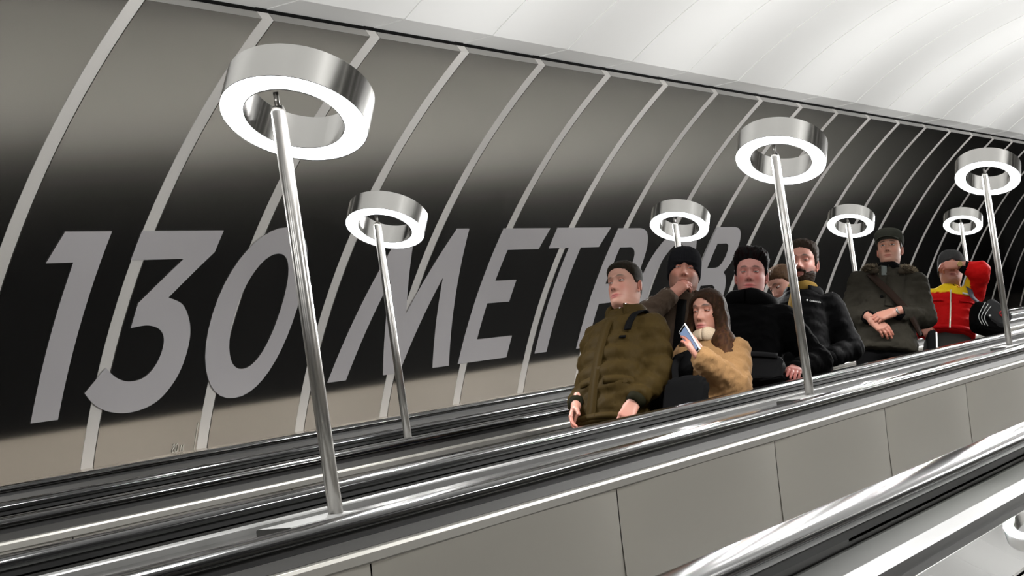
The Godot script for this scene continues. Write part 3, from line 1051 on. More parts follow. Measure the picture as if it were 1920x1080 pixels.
func add_rope(bag: Bag, pts: PackedVector3Array, rad: PackedFloat32Array, around: int, col: Color, xf: Transform3D, squash := 1.0) -> void:
	var k := pts.size()
	var vv := PackedVector3Array()
	var cc := PackedColorArray()
	var ii := PackedInt32Array()
	var prev := Vector3(0.123, 0.97, 0.2)
	for i in k:
		var d := (pts[mini(i + 1, k - 1)] - pts[maxi(i - 1, 0)]).normalized()
		var u := (prev - d * prev.dot(d)).normalized()
		prev = u
		var w := d.cross(u)
		for j in around:
			var a := TAU * j / around
			vv.append(pts[i] + (u * cos(a) + w * sin(a) * squash) * rad[i])
			cc.append(col)
	vv.append(pts[0]); cc.append(col)
	vv.append(pts[k - 1]); cc.append(col)
	var e0 := k * around
	for i in k - 1:
		for j in around:
			var a := i * around + j
			var b := i * around + (j + 1) % around
			var c := (i + 1) * around + (j + 1) % around
			var d := (i + 1) * around + j
			ii.append_array(PackedInt32Array([a, c, b, a, d, c]))
	for j in around:
		var j2 := (j + 1) % around
		ii.append_array(PackedInt32Array([e0, j, j2, e0 + 1, (k - 1) * around + j2, (k - 1) * around + j]))
	bag.add(vv, ii, cc, xf)

func add_eyes(o: Node, hp: Dictionary, xf: Transform3D) -> void:
	var iris: Color = hp.get("iris", lin(48, 40, 36))
	for e in [-1.0, 1.0]:
		var bag := Bag.new()
		var gaze: Vector3 = Vector3(hp.get("gaze_x", 0.0), hp.get("gaze_y", 0.0), 1.0).normalized()
		add_ball(bag, Vector3(e * 0.0312, 0.010, 0.0685), Vector3(0.0148, 0.0136, 0.0136), func(n): return iris * 0.25 if n.dot(gaze) > 0.965 else (iris if n.dot(gaze) > 0.865 else Color(0.46, 0.41, 0.385)), xf, 14, 20)
		put("eye", bag.mesh(), M.wet, o)

# a shell over the scalp: thick(y, phi, p) gives its thickness, zero or less where there is none
func scalp(hp: Dictionary, thick: Callable, colour: Callable, xf: Transform3D, low := -0.12, rows := 64, cols := 96) -> ArrayMesh:
	var bag := Bag.new()
	var g := head_grid(low, 0.1215, rows, cols)
	var pts := []
	var cc := PackedColorArray()
	var keep := PackedByteArray()
	for y in g[0]:
		for ph in g[1]:
			var p := head_pt(y, ph, {"wide": hp.get("wide", 1.0)})
			var t: float = thick.call(y, ph, p)
			var out := Vector3(p.x, p.y * 0.8 + 0.012, p.z).normalized()
			pts.append(p + out * (t if t > 0.0 else -0.003))
			keep.append(1 if t > 0.0 else 0)
			cc.append(colour.call(y, ph, p))
	add_grid(bag, pts, cols, rows, cc, xf, keep)
	return bag.mesh()

func hairline(ph: float, front: float, side: float, back: float) -> float:
	var a := absf(ph)
	if a < 0.75:
		return front - 0.012 * a / 0.75
	if a < 1.25:
		return lerpf(front - 0.012, 0.035, (a - 0.75) / 0.5)
	if a < 1.45:
		return lerpf(0.035, side, (a - 1.25) / 0.2)
	if a < 1.75:
		return lerpf(side, 0.012, (a - 1.45) / 0.3)
	if a < 2.05:
		return lerpf(0.012, -0.03, (a - 1.75) / 0.3)
	return lerpf(-0.03, back, clampf((a - 2.05) / 0.8, 0.0, 1.0))

# ---------------------------------------------------------------- hands
# wrist at the origin, fingers along +y, back of the hand +z, thumb on +x; curl: per finger, total bend in radians
func add_hand(bag: Bag, xf: Transform3D, curl: Array, thumb: Array, skin: Color, size := 1.0, spread := 0.0) -> void:
	var F := Field.new(Vector3(-0.075, -0.06, -0.125), Vector3(0.085, 0.215, 0.06), 0.0044)
	var kn := [[0.028, 0.088], [0.0085, 0.093], [-0.0115, 0.089], [-0.030, 0.079]]
	var ln := [0.073, 0.081, 0.075, 0.059]
	var rr := [0.0095, 0.0097, 0.0092, 0.0082]
	F.cap(Vector3(0, -0.055, 0), Vector3(0, 0.0, 0), 0.027, 0.0255, 0.02)
	for k in 4:
		F.cap(Vector3(kn[k][0] * 0.55, 0.005, 0), Vector3(kn[k][0], kn[k][1], 0.002), 0.0165, 0.0118, 0.016)
	F.cap(Vector3(0.012, 0.015, -0.006), Vector3(0.034, 0.045, -0.012), 0.017, 0.014, 0.014)
	for k in 4:
		var p := Vector3(kn[k][0], kn[k][1], 0.002)
		var a: float = curl[k] * 0.36
		var side: float = spread * (1.5 - k) * 0.10
		var seg := [0.44, 0.31, 0.25]
		var r: float = rr[k]
		for j in 3:
			var d := Vector3(side, cos(a), -sin(a)).normalized()
			var q: Vector3 = p + d * (ln[k] * seg[j])
			F.cap(p, q, r, r * 0.93, 0.0035)
			p = q
			r *= 0.93
			a += curl[k] * (0.40 if j == 0 else 0.24)
	var t0 := Vector3(0.030, 0.035, -0.010)
	var t1: Vector3 = t0 + Vector3(thumb[0], thumb[1], thumb[2]).normalized() * 0.036
	var t2: Vector3 = t1 + Vector3(thumb[3], thumb[4], thumb[5]).normalized() * 0.030
	F.cap(t0, t1, 0.0125, 0.0105, 0.006)
	F.cap(t1, t2, 0.0105, 0.0088, 0.003)
	var red := skin * Color(0.98, 0.70, 0.68)
	F.nets(bag, func(p): return skin.lerp(red, clampf((p.y - 0.06) / 0.09, 0.0, 0.8)), xf * Transform3D(Basis.from_scale(Vector3.ONE * size), Vector3.ZERO))

func aim(y: Vector3, z: Vector3) -> Basis:
	var yy := y.normalized()
	var zz := (z - yy * z.dot(yy)).normalized()
	return Basis(yy.cross(zz), yy, zz)

# ---------------------------------------------------------------- cloth
func on_torso(rows: Array, x: float, y: float, off: float, back := false) -> Vector3:
	var r := Field.row_at(rows, y)
	var a: float = r[1]
	var px := clampf(x / a, -0.98, 0.98)
	var z: float = r[2] * pow(maxf(0.0, 1.0 - pow(absf(px), 2.4)), 0.41667)
	var g := Vector3(signf(px) * pow(absf(px), 1.4) / a, 0, pow(z / r[2], 1.4) / r[2]).normalized()
	if back:
		return Vector3(x - 0 + g.x * off, y, r[3] - z - g.z * off)
	return Vector3(x + g.x * off, y, r[3] + z + g.z * off)

# a band laid on the torso along (x, y) points
func band(rows: Array, path: Array, width: float, off: float, thick: float, cross := Vector2(1, 0), back := false) -> ArrayMesh:
	var st := new_st()
	var pts := smooth_line(path, false, 6)
	var L := []
	for p in pts:
		var a := on_torso(rows, p.x - cross.x * width * 0.5, p.y - cross.y * width * 0.5, off, back)
		var b := on_torso(rows, p.x + cross.x * width * 0.5, p.y + cross.y * width * 0.5, off, back)
		var c := on_torso(rows, p.x + cross.x * width * 0.5, p.y + cross.y * width * 0.5, off + thick, back)
		var d := on_torso(rows, p.x - cross.x * width * 0.5, p.y - cross.y * width * 0.5, off + thick, back)
		L.append([a, b, c, d])
	for i in L.size() - 1:
		for e in 4:
			var f := (e + 1) % 4
			var mid: Vector3 = (L[i][0] + L[i][2] + L[i + 1][0] + L[i + 1][2]) * 0.25
			quad_out(st, L[i][e], L[i][f], L[i + 1][f], L[i + 1][e], mid)
	return flat(st)

# a strap through free points, "out" says where its flat side looks
func strap(pts: Array, width: float, thick: float, outs: Array) -> ArrayMesh:
	var st := new_st()
	var L := []
	var k := pts.size()
	var P := []
	var O := []
	for i in k - 1:
		for j in 6:
			var t := j / 6.0
			P.append((pts[i] as Vector3).cubic_interpolate(pts[i + 1], pts[maxi(i - 1, 0)], pts[mini(i + 2, k - 1)], t))
			O.append((outs[i] as Vector3).lerp(outs[i + 1], t).normalized())
	P.append(pts[k - 1])
	O.append((outs[k - 1] as Vector3).normalized())
	for i in P.size():
		var d: Vector3 = (P[mini(i + 1, P.size() - 1)] - P[maxi(i - 1, 0)]).normalized()
		var w: Vector3 = d.cross(O[i]).normalized() * width * 0.5
		var n: Vector3 = w.cross(d).normalized() * thick
		if n.dot(O[i]) < 0.0:
			n = -n
		L.append([P[i] - w, P[i] + w, P[i] + w + n, P[i] - w + n])
	for i in L.size() - 1:
		for e in 4:
			var f := (e + 1) % 4
			var mid: Vector3 = (L[i][0] + L[i][2] + L[i + 1][0] + L[i + 1][2]) * 0.25
			quad_out(st, L[i][e], L[i][f], L[i + 1][f], L[i + 1][e], mid)
	quad_out(st, L[0][0], L[0][1], L[0][2], L[0][3], L[1][0])
	quad_out(st, L[-1][0], L[-1][1], L[-1][2], L[-1][3], L[-2][0])
	return flat(st)

func cloth_noise(seed: int, freq: float) -> FastNoiseLite:
	var n := FastNoiseLite.new()
	n.seed = seed
	n.frequency = freq
	n.fractal_octaves = 3
	return n

func elbow(sh: Vector3, wr: Vector3, up_len: float, low_len: float, hint: Vector3) -> Vector3:
	var d := wr - sh
	var L := minf(d.length(), (up_len + low_len) * 0.995)
	var u := d.normalized()
	var a := (up_len * up_len - low_len * low_len + L * L) / (2.0 * L)
	var hgt := sqrt(maxf(0.0, up_len * up_len - a * a))
	var q := (hint - u * hint.dot(u)).normalized()
	return sh + u * a + q * hgt

# spec: label, pos, yaw, hc (head centre over the soles), sc, head yaw/pitch/roll, hp (face), arms {L:{sh,el,wr}, R:...} relative to the head centre
func person(sp: Dictionary) -> Dictionary:
	var o := thing("person", sp.label, "person", sp.pos + Vector3(0, 0.009, 0), Basis(Vector3.UP, deg_to_rad(sp.yaw)), "people riding the escalator", 1.0)
	var sc: float = sp.sc
	var hc := Vector3(0, sp.hc, 0.0)
	var hxf := Transform3D(Basis.from_euler(Vector3(deg_to_rad(sp.hpitch), deg_to_rad(sp.hyaw), deg_to_rad(sp.hroll))) * Basis.from_scale(Vector3.ONE * sp.get("hs", sc)), hc + sp.get("hoff", Vector3(0, 0, 0.03)))
	var J := {}
	for k in sp.arms:
		var a: Dictionary = sp.arms[k]
		var sh: Vector3 = hc + a.sh
		var wr: Vector3 = hc + a.wr
		J[k] = {"sh": sh, "wr": wr, "el": hc + a.el if a.has("el") else elbow(sh, wr, 0.29 * sc, 0.255 * sc, a.hint)}
	var rows := []
	for r in sp.rows:
		rows.append([sp.hc + r[0] * sc, r[1] * sc, r[2] * sc, r[3] * sc])
	var hip: float = sp.hc - 0.80 * sc
	# ---- the body: one skin from head to feet
	var bag := Bag.new()
	add_head(bag, sp.hp, hxf)
	var B := Field.new(Vector3(-0.42, -0.02, -0.28), Vector3(0.42, sp.hc - 0.12 * sc, 0.45), 0.032)
	B.cap(hc + Vector3(0, -0.15, -0.005) * sc, hc + Vector3(0, -0.26, -0.015) * sc, 0.055 * sc, 0.06 * sc, 0.04)
	B.loft([[sp.hc - 0.24 * sc, 0.12 * sc, 0.07 * sc, -0.01], [sp.hc - 0.40 * sc, 0.15 * sc, 0.09 * sc, 0.0], [hip, 0.14 * sc, 0.09 * sc, 0.0]], 0.05)
	for k in J:
		B.cap(J[k].sh, J[k].el, 0.04 * sc, 0.036 * sc, 0.04)
		B.cap(J[k].el, J[k].wr, 0.036 * sc, 0.027 * sc, 0.03)
	for e in [-1.0, 1.0]:
		var kx: float = e * sp.get("stance", 0.095)
		B.cap(Vector3(kx, hip, 0), Vector3(kx, hip * 0.52, 0.015), 0.07 * sc, 0.05 * sc, 0.04)
		B.cap(Vector3(kx, hip * 0.52, 0.015), Vector3(kx, 0.07, -0.015), 0.05 * sc, 0.035 * sc, 0.03)
		B.cap(Vector3(kx, 0.045, -0.03), Vector3(kx * 1.15, 0.035, 0.13), 0.035, 0.03, 0.03)
	var skin: Color = sp.hp.skin
	B.nets(bag, func(_p): return skin)
	for hd in sp.get("hands", []):
		add_hand(bag, Transform3D(aim(hd.y, hd.z) * (Basis.from_scale(Vector3(-1, 1, 1)) if hd.get("mirror", false) else Basis()), J[hd.arm].wr + hd.get("off", Vector3.ZERO)), hd.curl, hd.thumb, skin * Color(0.93, 0.86, 0.85), sc * hd.get("size", 1.0), hd.get("spread", 0.0))
	var body := put("body", bag.mesh(), M.skin, o)
	add_eyes(body, sp.hp, hxf)
	# ---- the coat
	var hem: float = rows[rows.size() - 1][0]
	var lo := Vector3(-0.46, hem - 0.06, -0.32)
	var hi := Vector3(0.46, sp.hc + sp.get("top", -0.05), 0.52)
	var T := Field.new(lo, hi, sp.get("cell", 0.0135))
	T.loft(rows, 0.03)
	var ar: Array = sp.get("arm_r", [0.078, 0.070, 0.052])
	for k in J:
		T.cap(J[k].sh, J[k].el, ar[0] * sc, ar[1] * sc, 0.045)
		var cut: float = sp.get("cuff", 0.05)
		var dir: Vector3 = (J[k].wr - J[k].el).normalized()
		T.cap(J[k].el, J[k].wr - dir * cut, ar[1] * sc, ar[2] * sc, 0.03)
	for e in sp.get("extra", []):
		T.ell(hc + e[0] * sc, e[1] * sc, e[2], e[3] if e.size() > 3 else Basis())
	var cb := Bag.new()
	T.nets(cb, sp.get("colour", func(_p): return Color(1, 1, 1)))
	if sp.has("relief"):
		cb.displace(sp.relief.bind(J))
	var coat := put(sp.get("coat_name", "jacket"), cb.mesh(), M[sp.coat], o)
	for k in J:
		if sp.get("cuffs", true):
			var dir: Vector3 = (J[k].wr - J[k].el).normalized()
			var e: Vector3 = J[k].wr - dir * sp.get("cuff", 0.05)
			put("cuff", tube(PackedVector3Array([e - dir * 0.01, e + dir * ar[2] * 0.75 * sc, e + dir * (ar[2] * 0.75 * sc + 0.03)]), PackedFloat32Array([ar[2] * 0.86 * sc, ar[2] * 0.84 * sc, 0.036 * sc]), 16), M[sp.get("cuff_mat", "cloth_black")], coat)
	# ---- trousers and shoes
	var U := Field.new(Vector3(-0.30, 0.02, -0.24), Vector3(0.30, hip + 0.34, 0.26), 0.026)
	U.loft([[hip + 0.27 * sc, 0.160 * sc, 0.115 * sc, 0.01], [hip + 0.10 * sc, 0.160 * sc, 0.115 * sc, 0.0], [hip - 0.04, 0.17 * sc, 0.115 * sc, -0.005]], 0.04)
	for e in [-1.0, 1.0]:
		var kx: float = e * sp.get("stance", 0.095)
		U.cap(Vector3(kx, hip, 0), Vector3(kx, hip * 0.52, 0.015), 0.095 * sc, 0.07 * sc, 0.03)
		U.cap(Vector3(kx, hip * 0.52, 0.015), Vector3(kx, 0.10, -0.015), 0.07 * sc, 0.055 * sc, 0.03)
	var ub := Bag.new()
	U.nets(ub, func(_p): return Color(1, 1, 1))
	put("trousers", ub.mesh(), M[sp.get("legs", "cloth_black")], o)
	for e in [-1.0, 1.0]:
		var S := Field.new(Vector3(-0.07, -0.01, -0.10), Vector3(0.07, 0.14, 0.21), 0.014)
		S.cap(Vector3(0, 0.045, -0.04), Vector3(0, 0.04, 0.14), 0.043, 0.038, 0.02)
		S.cap(Vector3(0, 0.05, -0.03), Vector3(0, 0.11, -0.03), 0.045, 0.042, 0.03)
		var sb := Bag.new()
		S.nets(sb, func(_p): return Color(1, 1, 1), Transform3D(Basis(), Vector3(e * sp.get("stance", 0.095), 0.0, 0.0)))
		put("shoe", sb.mesh(), M.shoe, o)
	return {"o": o, "coat": coat, "hxf": hxf, "hc": hc, "rows": rows, "J": J, "sc": sc}

# ---------------------------------------------------------------- the people on the escalator
func cloth(key: String, col: Color, rough := 0.85, seed := 1, vertex := false) -> StandardMaterial3D:
	var m := mat(key, col, rough)
	m.albedo_texture = noise_tex(0.12, Color(0.78, 0.78, 0.78), Color(1, 1, 1), 256, seed)
	m.uv1_triplanar = true
	m.uv1_scale = Vector3(7, 7, 7)
	m.vertex_color_use_as_albedo = vertex
	m.metallic_specular = 0.12
	return m

func cloth_materials() -> void:
	var m := mat("skin", Color(1, 1, 1), 0.52)
	m.vertex_color_use_as_albedo = true
	m = mat("wet", Color(1, 1, 1), 0.15)
	m.vertex_color_use_as_albedo = true
	m = mat("hair", Color(1, 1, 1), 0.6)
	m.vertex_color_use_as_albedo = true
	m.metallic_specular = 0.15
	cloth("cloth_black", Color(0.05, 0.05, 0.053), 0.85, 21)
	cloth("coat_black", Color(0.038, 0.038, 0.042), 0.9, 22)
	cloth("jacket_black", Color(0.05, 0.05, 0.054), 0.7, 23)
	cloth("olive", Color(0.215, 0.17, 0.08), 0.62, 24)
	cloth("olive_dark", Color(0.12, 0.115, 0.075), 0.7, 25)
	cloth("brown_coat", Color(0.30, 0.25, 0.21), 0.65, 26)
	m = cloth("teddy", Color(0.56, 0.43, 0.29), 0.95, 27)
	m.rim_enabled = true
	m.rim = 0.3
	cloth("cream_knit", Color(0.80, 0.72, 0.62), 0.9, 28)
	cloth("parka", Color(0.20, 0.19, 0.165), 0.75, 29)
	m = cloth("red_suit", Color(1, 1, 1), 0.6, 30, true)
	cloth("grey_cloth", Color(0.30, 0.30, 0.29), 0.85, 31)
	cloth("bag_grey", Color(0.25, 0.25, 0.255), 0.75, 32)
	cloth("strap_grey", Color(0.33, 0.335, 0.37), 0.7, 33)
	cloth("jeans", Color(0.12, 0.15, 0.22), 0.9, 34)
	cloth("mustard", Color(0.50, 0.40, 0.20), 0.9, 35)
	cloth("scarf_grey", Color(0.42, 0.44, 0.43), 0.9, 36)
	cloth("tweed", Color(0.22, 0.225, 0.20), 0.9, 37)
	cloth("strap_brown", Color(0.16, 0.12, 0.10), 0.6, 38)
	cloth("beanie_black", Color(0.10, 0.10, 0.11), 0.95, 39)
	cloth("beanie_grey", Color(0.22, 0.22, 0.22), 0.95, 40)
	cloth("bag_black", Color(0.11, 0.11, 0.115), 0.6, 42)
	cloth("red_plain", Color(0.77, 0.09, 0.11), 0.6, 43)
	cloth("fur_base", Color(0.30, 0.27, 0.23), 0.95, 44)
	cloth("shoe", Color(0.06, 0.06, 0.06), 0.5, 41)
	mat("snap", Color(0.85, 0.85, 0.85), 0.2, 1.0)
	mat("watch_face", Color(0.62, 0.63, 0.62), 0.15, 0.6)
	mat("watch_gold", Color(0.72, 0.62, 0.42), 0.2, 1.0)
	mat("phone_shell", Color(0.88, 0.88, 0.90), 0.25)
	m = mat("phone_screen", Color(0.05, 0.05, 0.06), 0.1)
	m.emission_enabled = true
	m.emission = Color(0.62, 0.72, 0.88)
	m.emission_energy_multiplier = 0.62
	mat("screen_print", Color(0.25, 0.28, 0.34), 0.4)
	mat("logo_white", Color(0.82, 0.82, 0.82), 0.6)
	mat("logo_red", Color(0.75, 0.08, 0.09), 0.6)
	mat("zip", Color(0.75, 0.72, 0.65), 0.35, 0.8)
	mat("glass_dark", Color(0.35, 0.36, 0.36), 0.12, 0.5)

func put_ball(called: String, c: Vector3, r: Vector3, m: Material, o: Node, b := Basis()) -> MeshInstance3D:
	var bag := Bag.new()
	add_ball(bag, Vector3.ZERO, r, func(_n): return Color(1, 1, 1), Transform3D(), 12, 18)
	return put(called, bag.mesh(), m, o, c, b)

# a soft loop round the neck: height, half width, half depth, thickness; open: radians left free at the front
func neck_loop(o: Node, called: String, m: Material, c: Vector3, a: float, b: float, t: float, rise: float, open := 0.0, squash := 1.5) -> void:
	var pts := PackedVector3Array()
	var rad := PackedFloat32Array()
	for k in 29:
		var ph := lerpf(open, TAU - open, k / 28.0)
		pts.append(c + Vector3(a * sin(ph), rise * -cos(ph), b * cos(ph)))
		rad.append(t * squash * (1.0 + 0.10 * sin(ph * 5.0)))
	put(called, tube(pts, rad, 14, 1.0 / squash), m, o)

func strands(o: Node, called: String, m: Material, path: PackedVector3Array, n: int, length: float, seed: int, cols: Array, outward: Callable, radius := 0.02) -> void:
	var rng := RandomNumberGenerator.new()
	rng.seed = seed
	var bag := Bag.new()
	for k in n:
		var u := rng.randf() * (path.size() - 1)
		var i := int(u)
		var p := path[i].lerp(path[mini(i + 1, path.size() - 1)], u - i)
		var d: Vector3 = (outward.call(p) + Vector3(rng.randf_range(-0.9, 0.9), rng.randf_range(-0.7, 0.7), rng.randf_range(-0.9, 0.9))).normalized()
		var q := p + d * radius
		var e := q + (d + Vector3(0, -0.35, 0)).normalized() * length * rng.randf_range(0.6, 1.2)
		var w := d.cross(Vector3(rng.randf() - 0.5, rng.randf() - 0.5, rng.randf() - 0.5)).normalized() * 0.0016
		var c: Color = cols[rng.randi() % cols.size()]
		bag.add(PackedVector3Array([q - w, q + w, e]), PackedInt32Array([0, 1, 2, 0, 2, 1]), PackedColorArray([c, c, c]), Transform3D())
	put(called, bag.mesh(), m, o)

func box_bag(o: Node3D, called: String, m: Material, c: Vector3, r: Vector3, b: Basis, seed: int) -> MeshInstance3D:
	# a soft case: rounded box with slack sides
	var bag := Bag.new()
	var nse := cloth_noise(seed, 9.0)
	var pts := []
	var cc := PackedColorArray()
	for i in 25:
		var el := lerpf(-PI / 2, PI / 2, i / 24.0)
		for j in 40:
			var a := TAU * j / 40
			var n := Vector3(cos(el) * sin(a), sin(el), cos(el) * cos(a))
			var q := Vector3(signf(n.x) * pow(absf(n.x), 0.42), signf(n.y) * pow(absf(n.y), 0.42), signf(n.z) * pow(absf(n.z), 0.42))
			pts.append(q * r * (1.0 + 0.10 * nse.get_noise_3dv(q)))
			cc.append(Color(1, 1, 1))
	add_grid(bag, pts, 40, 24, cc, Transform3D())
	return put(called, bag.mesh(), m, o, c, b)

func hair_cap(P: Dictionary, hp: Dictionary, front: float, side: float, back: float, top_t: float, side_t: float, col: Color, seed: int, wild := 0.25, sweep := 0.0) -> void:
	var n1 := cloth_noise(seed, 1.0)
	var f := func(y: float, ph: float, p: Vector3) -> float:
		var line := hairline(ph, front, side, back)
		var t := clampf((y - line) / 0.016, 0.0, 1.0)
		if y <= line:
			return -1.0
		var up := clampf((y - 0.03) / 0.07, 0.0, 1.0)
		var T := lerpf(side_t, top_t, up * up * (3.0 - 2.0 * up)) * (1.0 + sweep * clampf(p.z / 0.08, -1.0, 1.0) * up)
		return T * t * (1.0 + wild * (n1.get_noise_3d(p.x * 260.0, p.y * 60.0, p.z * 90.0) + 0.7 * n1.get_noise_3d(p.x * 40.0, p.y * 40.0, p.z * 40.0))) + 0.0008
	var g := func(_y: float, _ph: float, p: Vector3) -> Color:
		return col * (1.0 + 0.5 * n1.get_noise_3d(p.x * 300.0, p.y * 70.0, p.z * 100.0))
	put("hair", scalp(hp, f, g, P.hxf, -0.12), M.hair, P.o)

func beanie(P: Dictionary, hp: Dictionary, m: Material, front: float, side: float, back: float, t: float, tall: float, fold: float) -> void:
	var f := func(y: float, ph: float, p: Vector3) -> float:
		var a := absf(ph)
		var line := lerpf(front, side, clampf(a / 1.5, 0.0, 1.0)) if a < 1.5 else lerpf(side, back, clampf((a - 1.5) / 1.6, 0.0, 1.0))
		if y < line:
			return -1.0
		var r := t + 0.0008 * sin(ph * 70.0)
		if fold > 0.0 and y < line + fold:
			r += 0.004
		r += tall * pow(clampf((y - 0.06) / 0.06, 0.0, 1.0), 2.0)
		return r
	put("beanie", scalp(hp, f, func(_y, _p, _q): return Color(1, 1, 1), P.hxf, -0.13, 72, 140), m, P.o)

func fold_relief(seed: int, amp: float, quilt := 0.0, pitch := 0.085) -> Callable:
	var n := cloth_noise(seed, 5.0)
	return func(p: Vector3, J: Dictionary) -> float:
		var best := 9.0
		var along := p.y
		for k in J:
			for sg in [[J[k].sh, J[k].el, 0.0], [J[k].el, J[k].wr, 0.29]]:
				var ab: Vector3 = sg[1] - sg[0]
				var t := clampf((p - sg[0]).dot(ab) / ab.length_squared(), 0.0, 1.0)
				var d: float = (p - sg[0] - ab * t).length()
				if d < best:
					best = d
					if d < 0.10:
						along = sg[2] + t * ab.length()
		var w := n.get_noise_3d(p.x * 1.5, p.y * 3.4, p.z * 1.5) * amp + n.get_noise_3d(p.x * 5.0 + p.y * 5.0, p.y * 6.0, p.z * 5.0) * amp * 0.5
		if quilt > 0.0:
			w += quilt * (pow(absf(sin(PI * along / pitch)), 0.8) - 0.7)
		return w

func people() -> void:
	cloth_materials()
	var P: Dictionary
	var o: Node3D
	var hp: Dictionary
	# ---------------- the young man in the olive jacket
	var skin1 := lin(172, 127, 111)
	hp = {"skin": skin1, "wide": 0.98, "blush": 0.75, "shut": 0.42, "nose": 1.0, "brow": lin(92, 72, 58), "lips": lin(170, 92, 88)}
	P = person({"label": "person in an olive padded jacket with bare head, first in the line, looking aside", "pos": Vector3(5.596, 2.130, -3.146), "yaw": -98, "hc": 1.530, "sc": 1.0, "hs": 0.97, "hyaw": -2, "hpitch": 9, "hroll": 3.0, "hp": hp,
		"rows": [[-0.135, 0.080, 0.085, -0.01], [-0.175, 0.110, 0.10, -0.012], [-0.205, 0.155, 0.115, -0.01], [-0.27, 0.175, 0.125, 0.0], [-0.42, 0.175, 0.14, 0.012], [-0.56, 0.172, 0.145, 0.015], [-0.70, 0.178, 0.145, 0.01], [-0.775, 0.175, 0.14, 0.01]],
		"arms": {"L": {"sh": Vector3(0.160, -0.225, -0.01), "el": Vector3(0.205, -0.47, -0.05), "wr": Vector3(0.175, -0.665, 0.085)}, "R": {"sh": Vector3(-0.160, -0.225, -0.01), "wr": Vector3(-0.115, -0.66, 0.14), "hint": Vector3(-0.5, 0, -1)}},
		"arm_r": [0.078, 0.072, 0.056], "coat": "olive", "relief": fold_relief(3, 0.008, 0.013, 0.090), "extra": [[Vector3(0.01, -0.165, -0.085), Vector3(0.12, 0.06, 0.075), 0.03]], "cuff_mat": "olive_dark", "cuff": 0.055, "legs": "jeans", "top": -0.10,
		"hands": [{"arm": "L", "y": Vector3(-0.25, -1, 0.28), "z": Vector3(0.45, 0.15, 0.85), "curl": [0.75, 0.85, 0.95, 1.1], "thumb": [0.5, 0.85, -0.5, 0.1, 0.95, -0.5]}, {"arm": "R", "mirror": true, "y": Vector3(0.05, -1, 0.22), "z": Vector3(-0.9, 0.1, 0.3), "curl": [0.9, 1.0, 1.1, 1.2], "thumb": [0.4, 0.85, -0.5, 0.1, 0.95, -0.5]}]})
	o = P.o
	add_fade_hair(P, hp)
	var hc: Vector3 = P.hc
	var rw: Array = P.rows
	neck_loop(P.coat, "collar", M.olive, hc + Vector3(0, -0.130, -0.015), 0.084, 0.090, 0.020, 0.028, 0.45, 2.1)
	neck_loop(P.coat, "collar_lining", M.cloth_black, hc + Vector3(0, -0.128, -0.012), 0.073, 0.080, 0.014, 0.02, 0.5, 1.8)
	put("placket", band(rw, [Vector2(-0.005, hc.y - 0.21), Vector2(-0.012, hc.y - 0.35), Vector2(-0.012, hc.y - 0.75)], 0.05, 0.0, 0.006), M.olive, P.coat)
	for s in [[-0.095, -0.565], [0.10, -0.565]]:
		put("pocket_flap", band(rw, [Vector2(s[0] - 0.06, hc.y + s[1]), Vector2(s[0] + 0.06, hc.y + s[1] + 0.006)], 0.04, 0.0, 0.006, Vector2(0, 1)), M.olive, P.coat)
	put("chest_patch", band(rw, [Vector2(0.080, hc.y - 0.335), Vector2(0.108, hc.y - 0.333)], 0.014, 0.006, 0.003, Vector2(0, 1)), M.cloth_black, P.coat)
	put("hem_band", band(rw, [Vector2(-0.17, hc.y - 0.745), Vector2(0, hc.y - 0.745), Vector2(0.17, hc.y - 0.745)], 0.03, -0.002, 0.008, Vector2(0, 1)), M.olive, P.coat)
	put("strap", strap([hc + Vector3(0.118, -0.30, 0.125), hc + Vector3(0.117, -0.245, 0.108), hc + Vector3(0.114, -0.178, 0.06), hc + Vector3(0.11, -0.145, -0.03), hc + Vector3(0.11, -0.30, -0.14)], 0.034, 0.006, [Vector3(0.2, 0, 1), Vector3(0.2, 0.3, 1), Vector3(0.1, 0.8, 0.6), Vector3(0, 1, -0.2), Vector3(0, 0.2, -1)]), M.cloth_black, o)
	for q in [Vector3(0.055, -0.125, 0.080), Vector3(0.038, -0.155, 0.100)]:
		put_ball("snap", hc + q, Vector3(0.005, 0.005, 0.005), M.snap, P.coat)
	box_bag(o, "backpack", M.cloth_black, hc + Vector3(-0.04, -0.44, -0.235), Vector3(0.12, 0.18, 0.08), Basis(), 4)
	# ---------------- the man in the dark beanie, hand at his mouth
	var skin2 := lin(165, 115, 98)
	hp = {"skin": skin2, "wide": 1.06, "jaw": 1.12, "blush": 0.5, "shut": 0.62, "brow": lin(28, 22, 20), "beard": 0.55, "beard_colour": lin(58, 40, 30), "nose": 1.05, "ears": false}
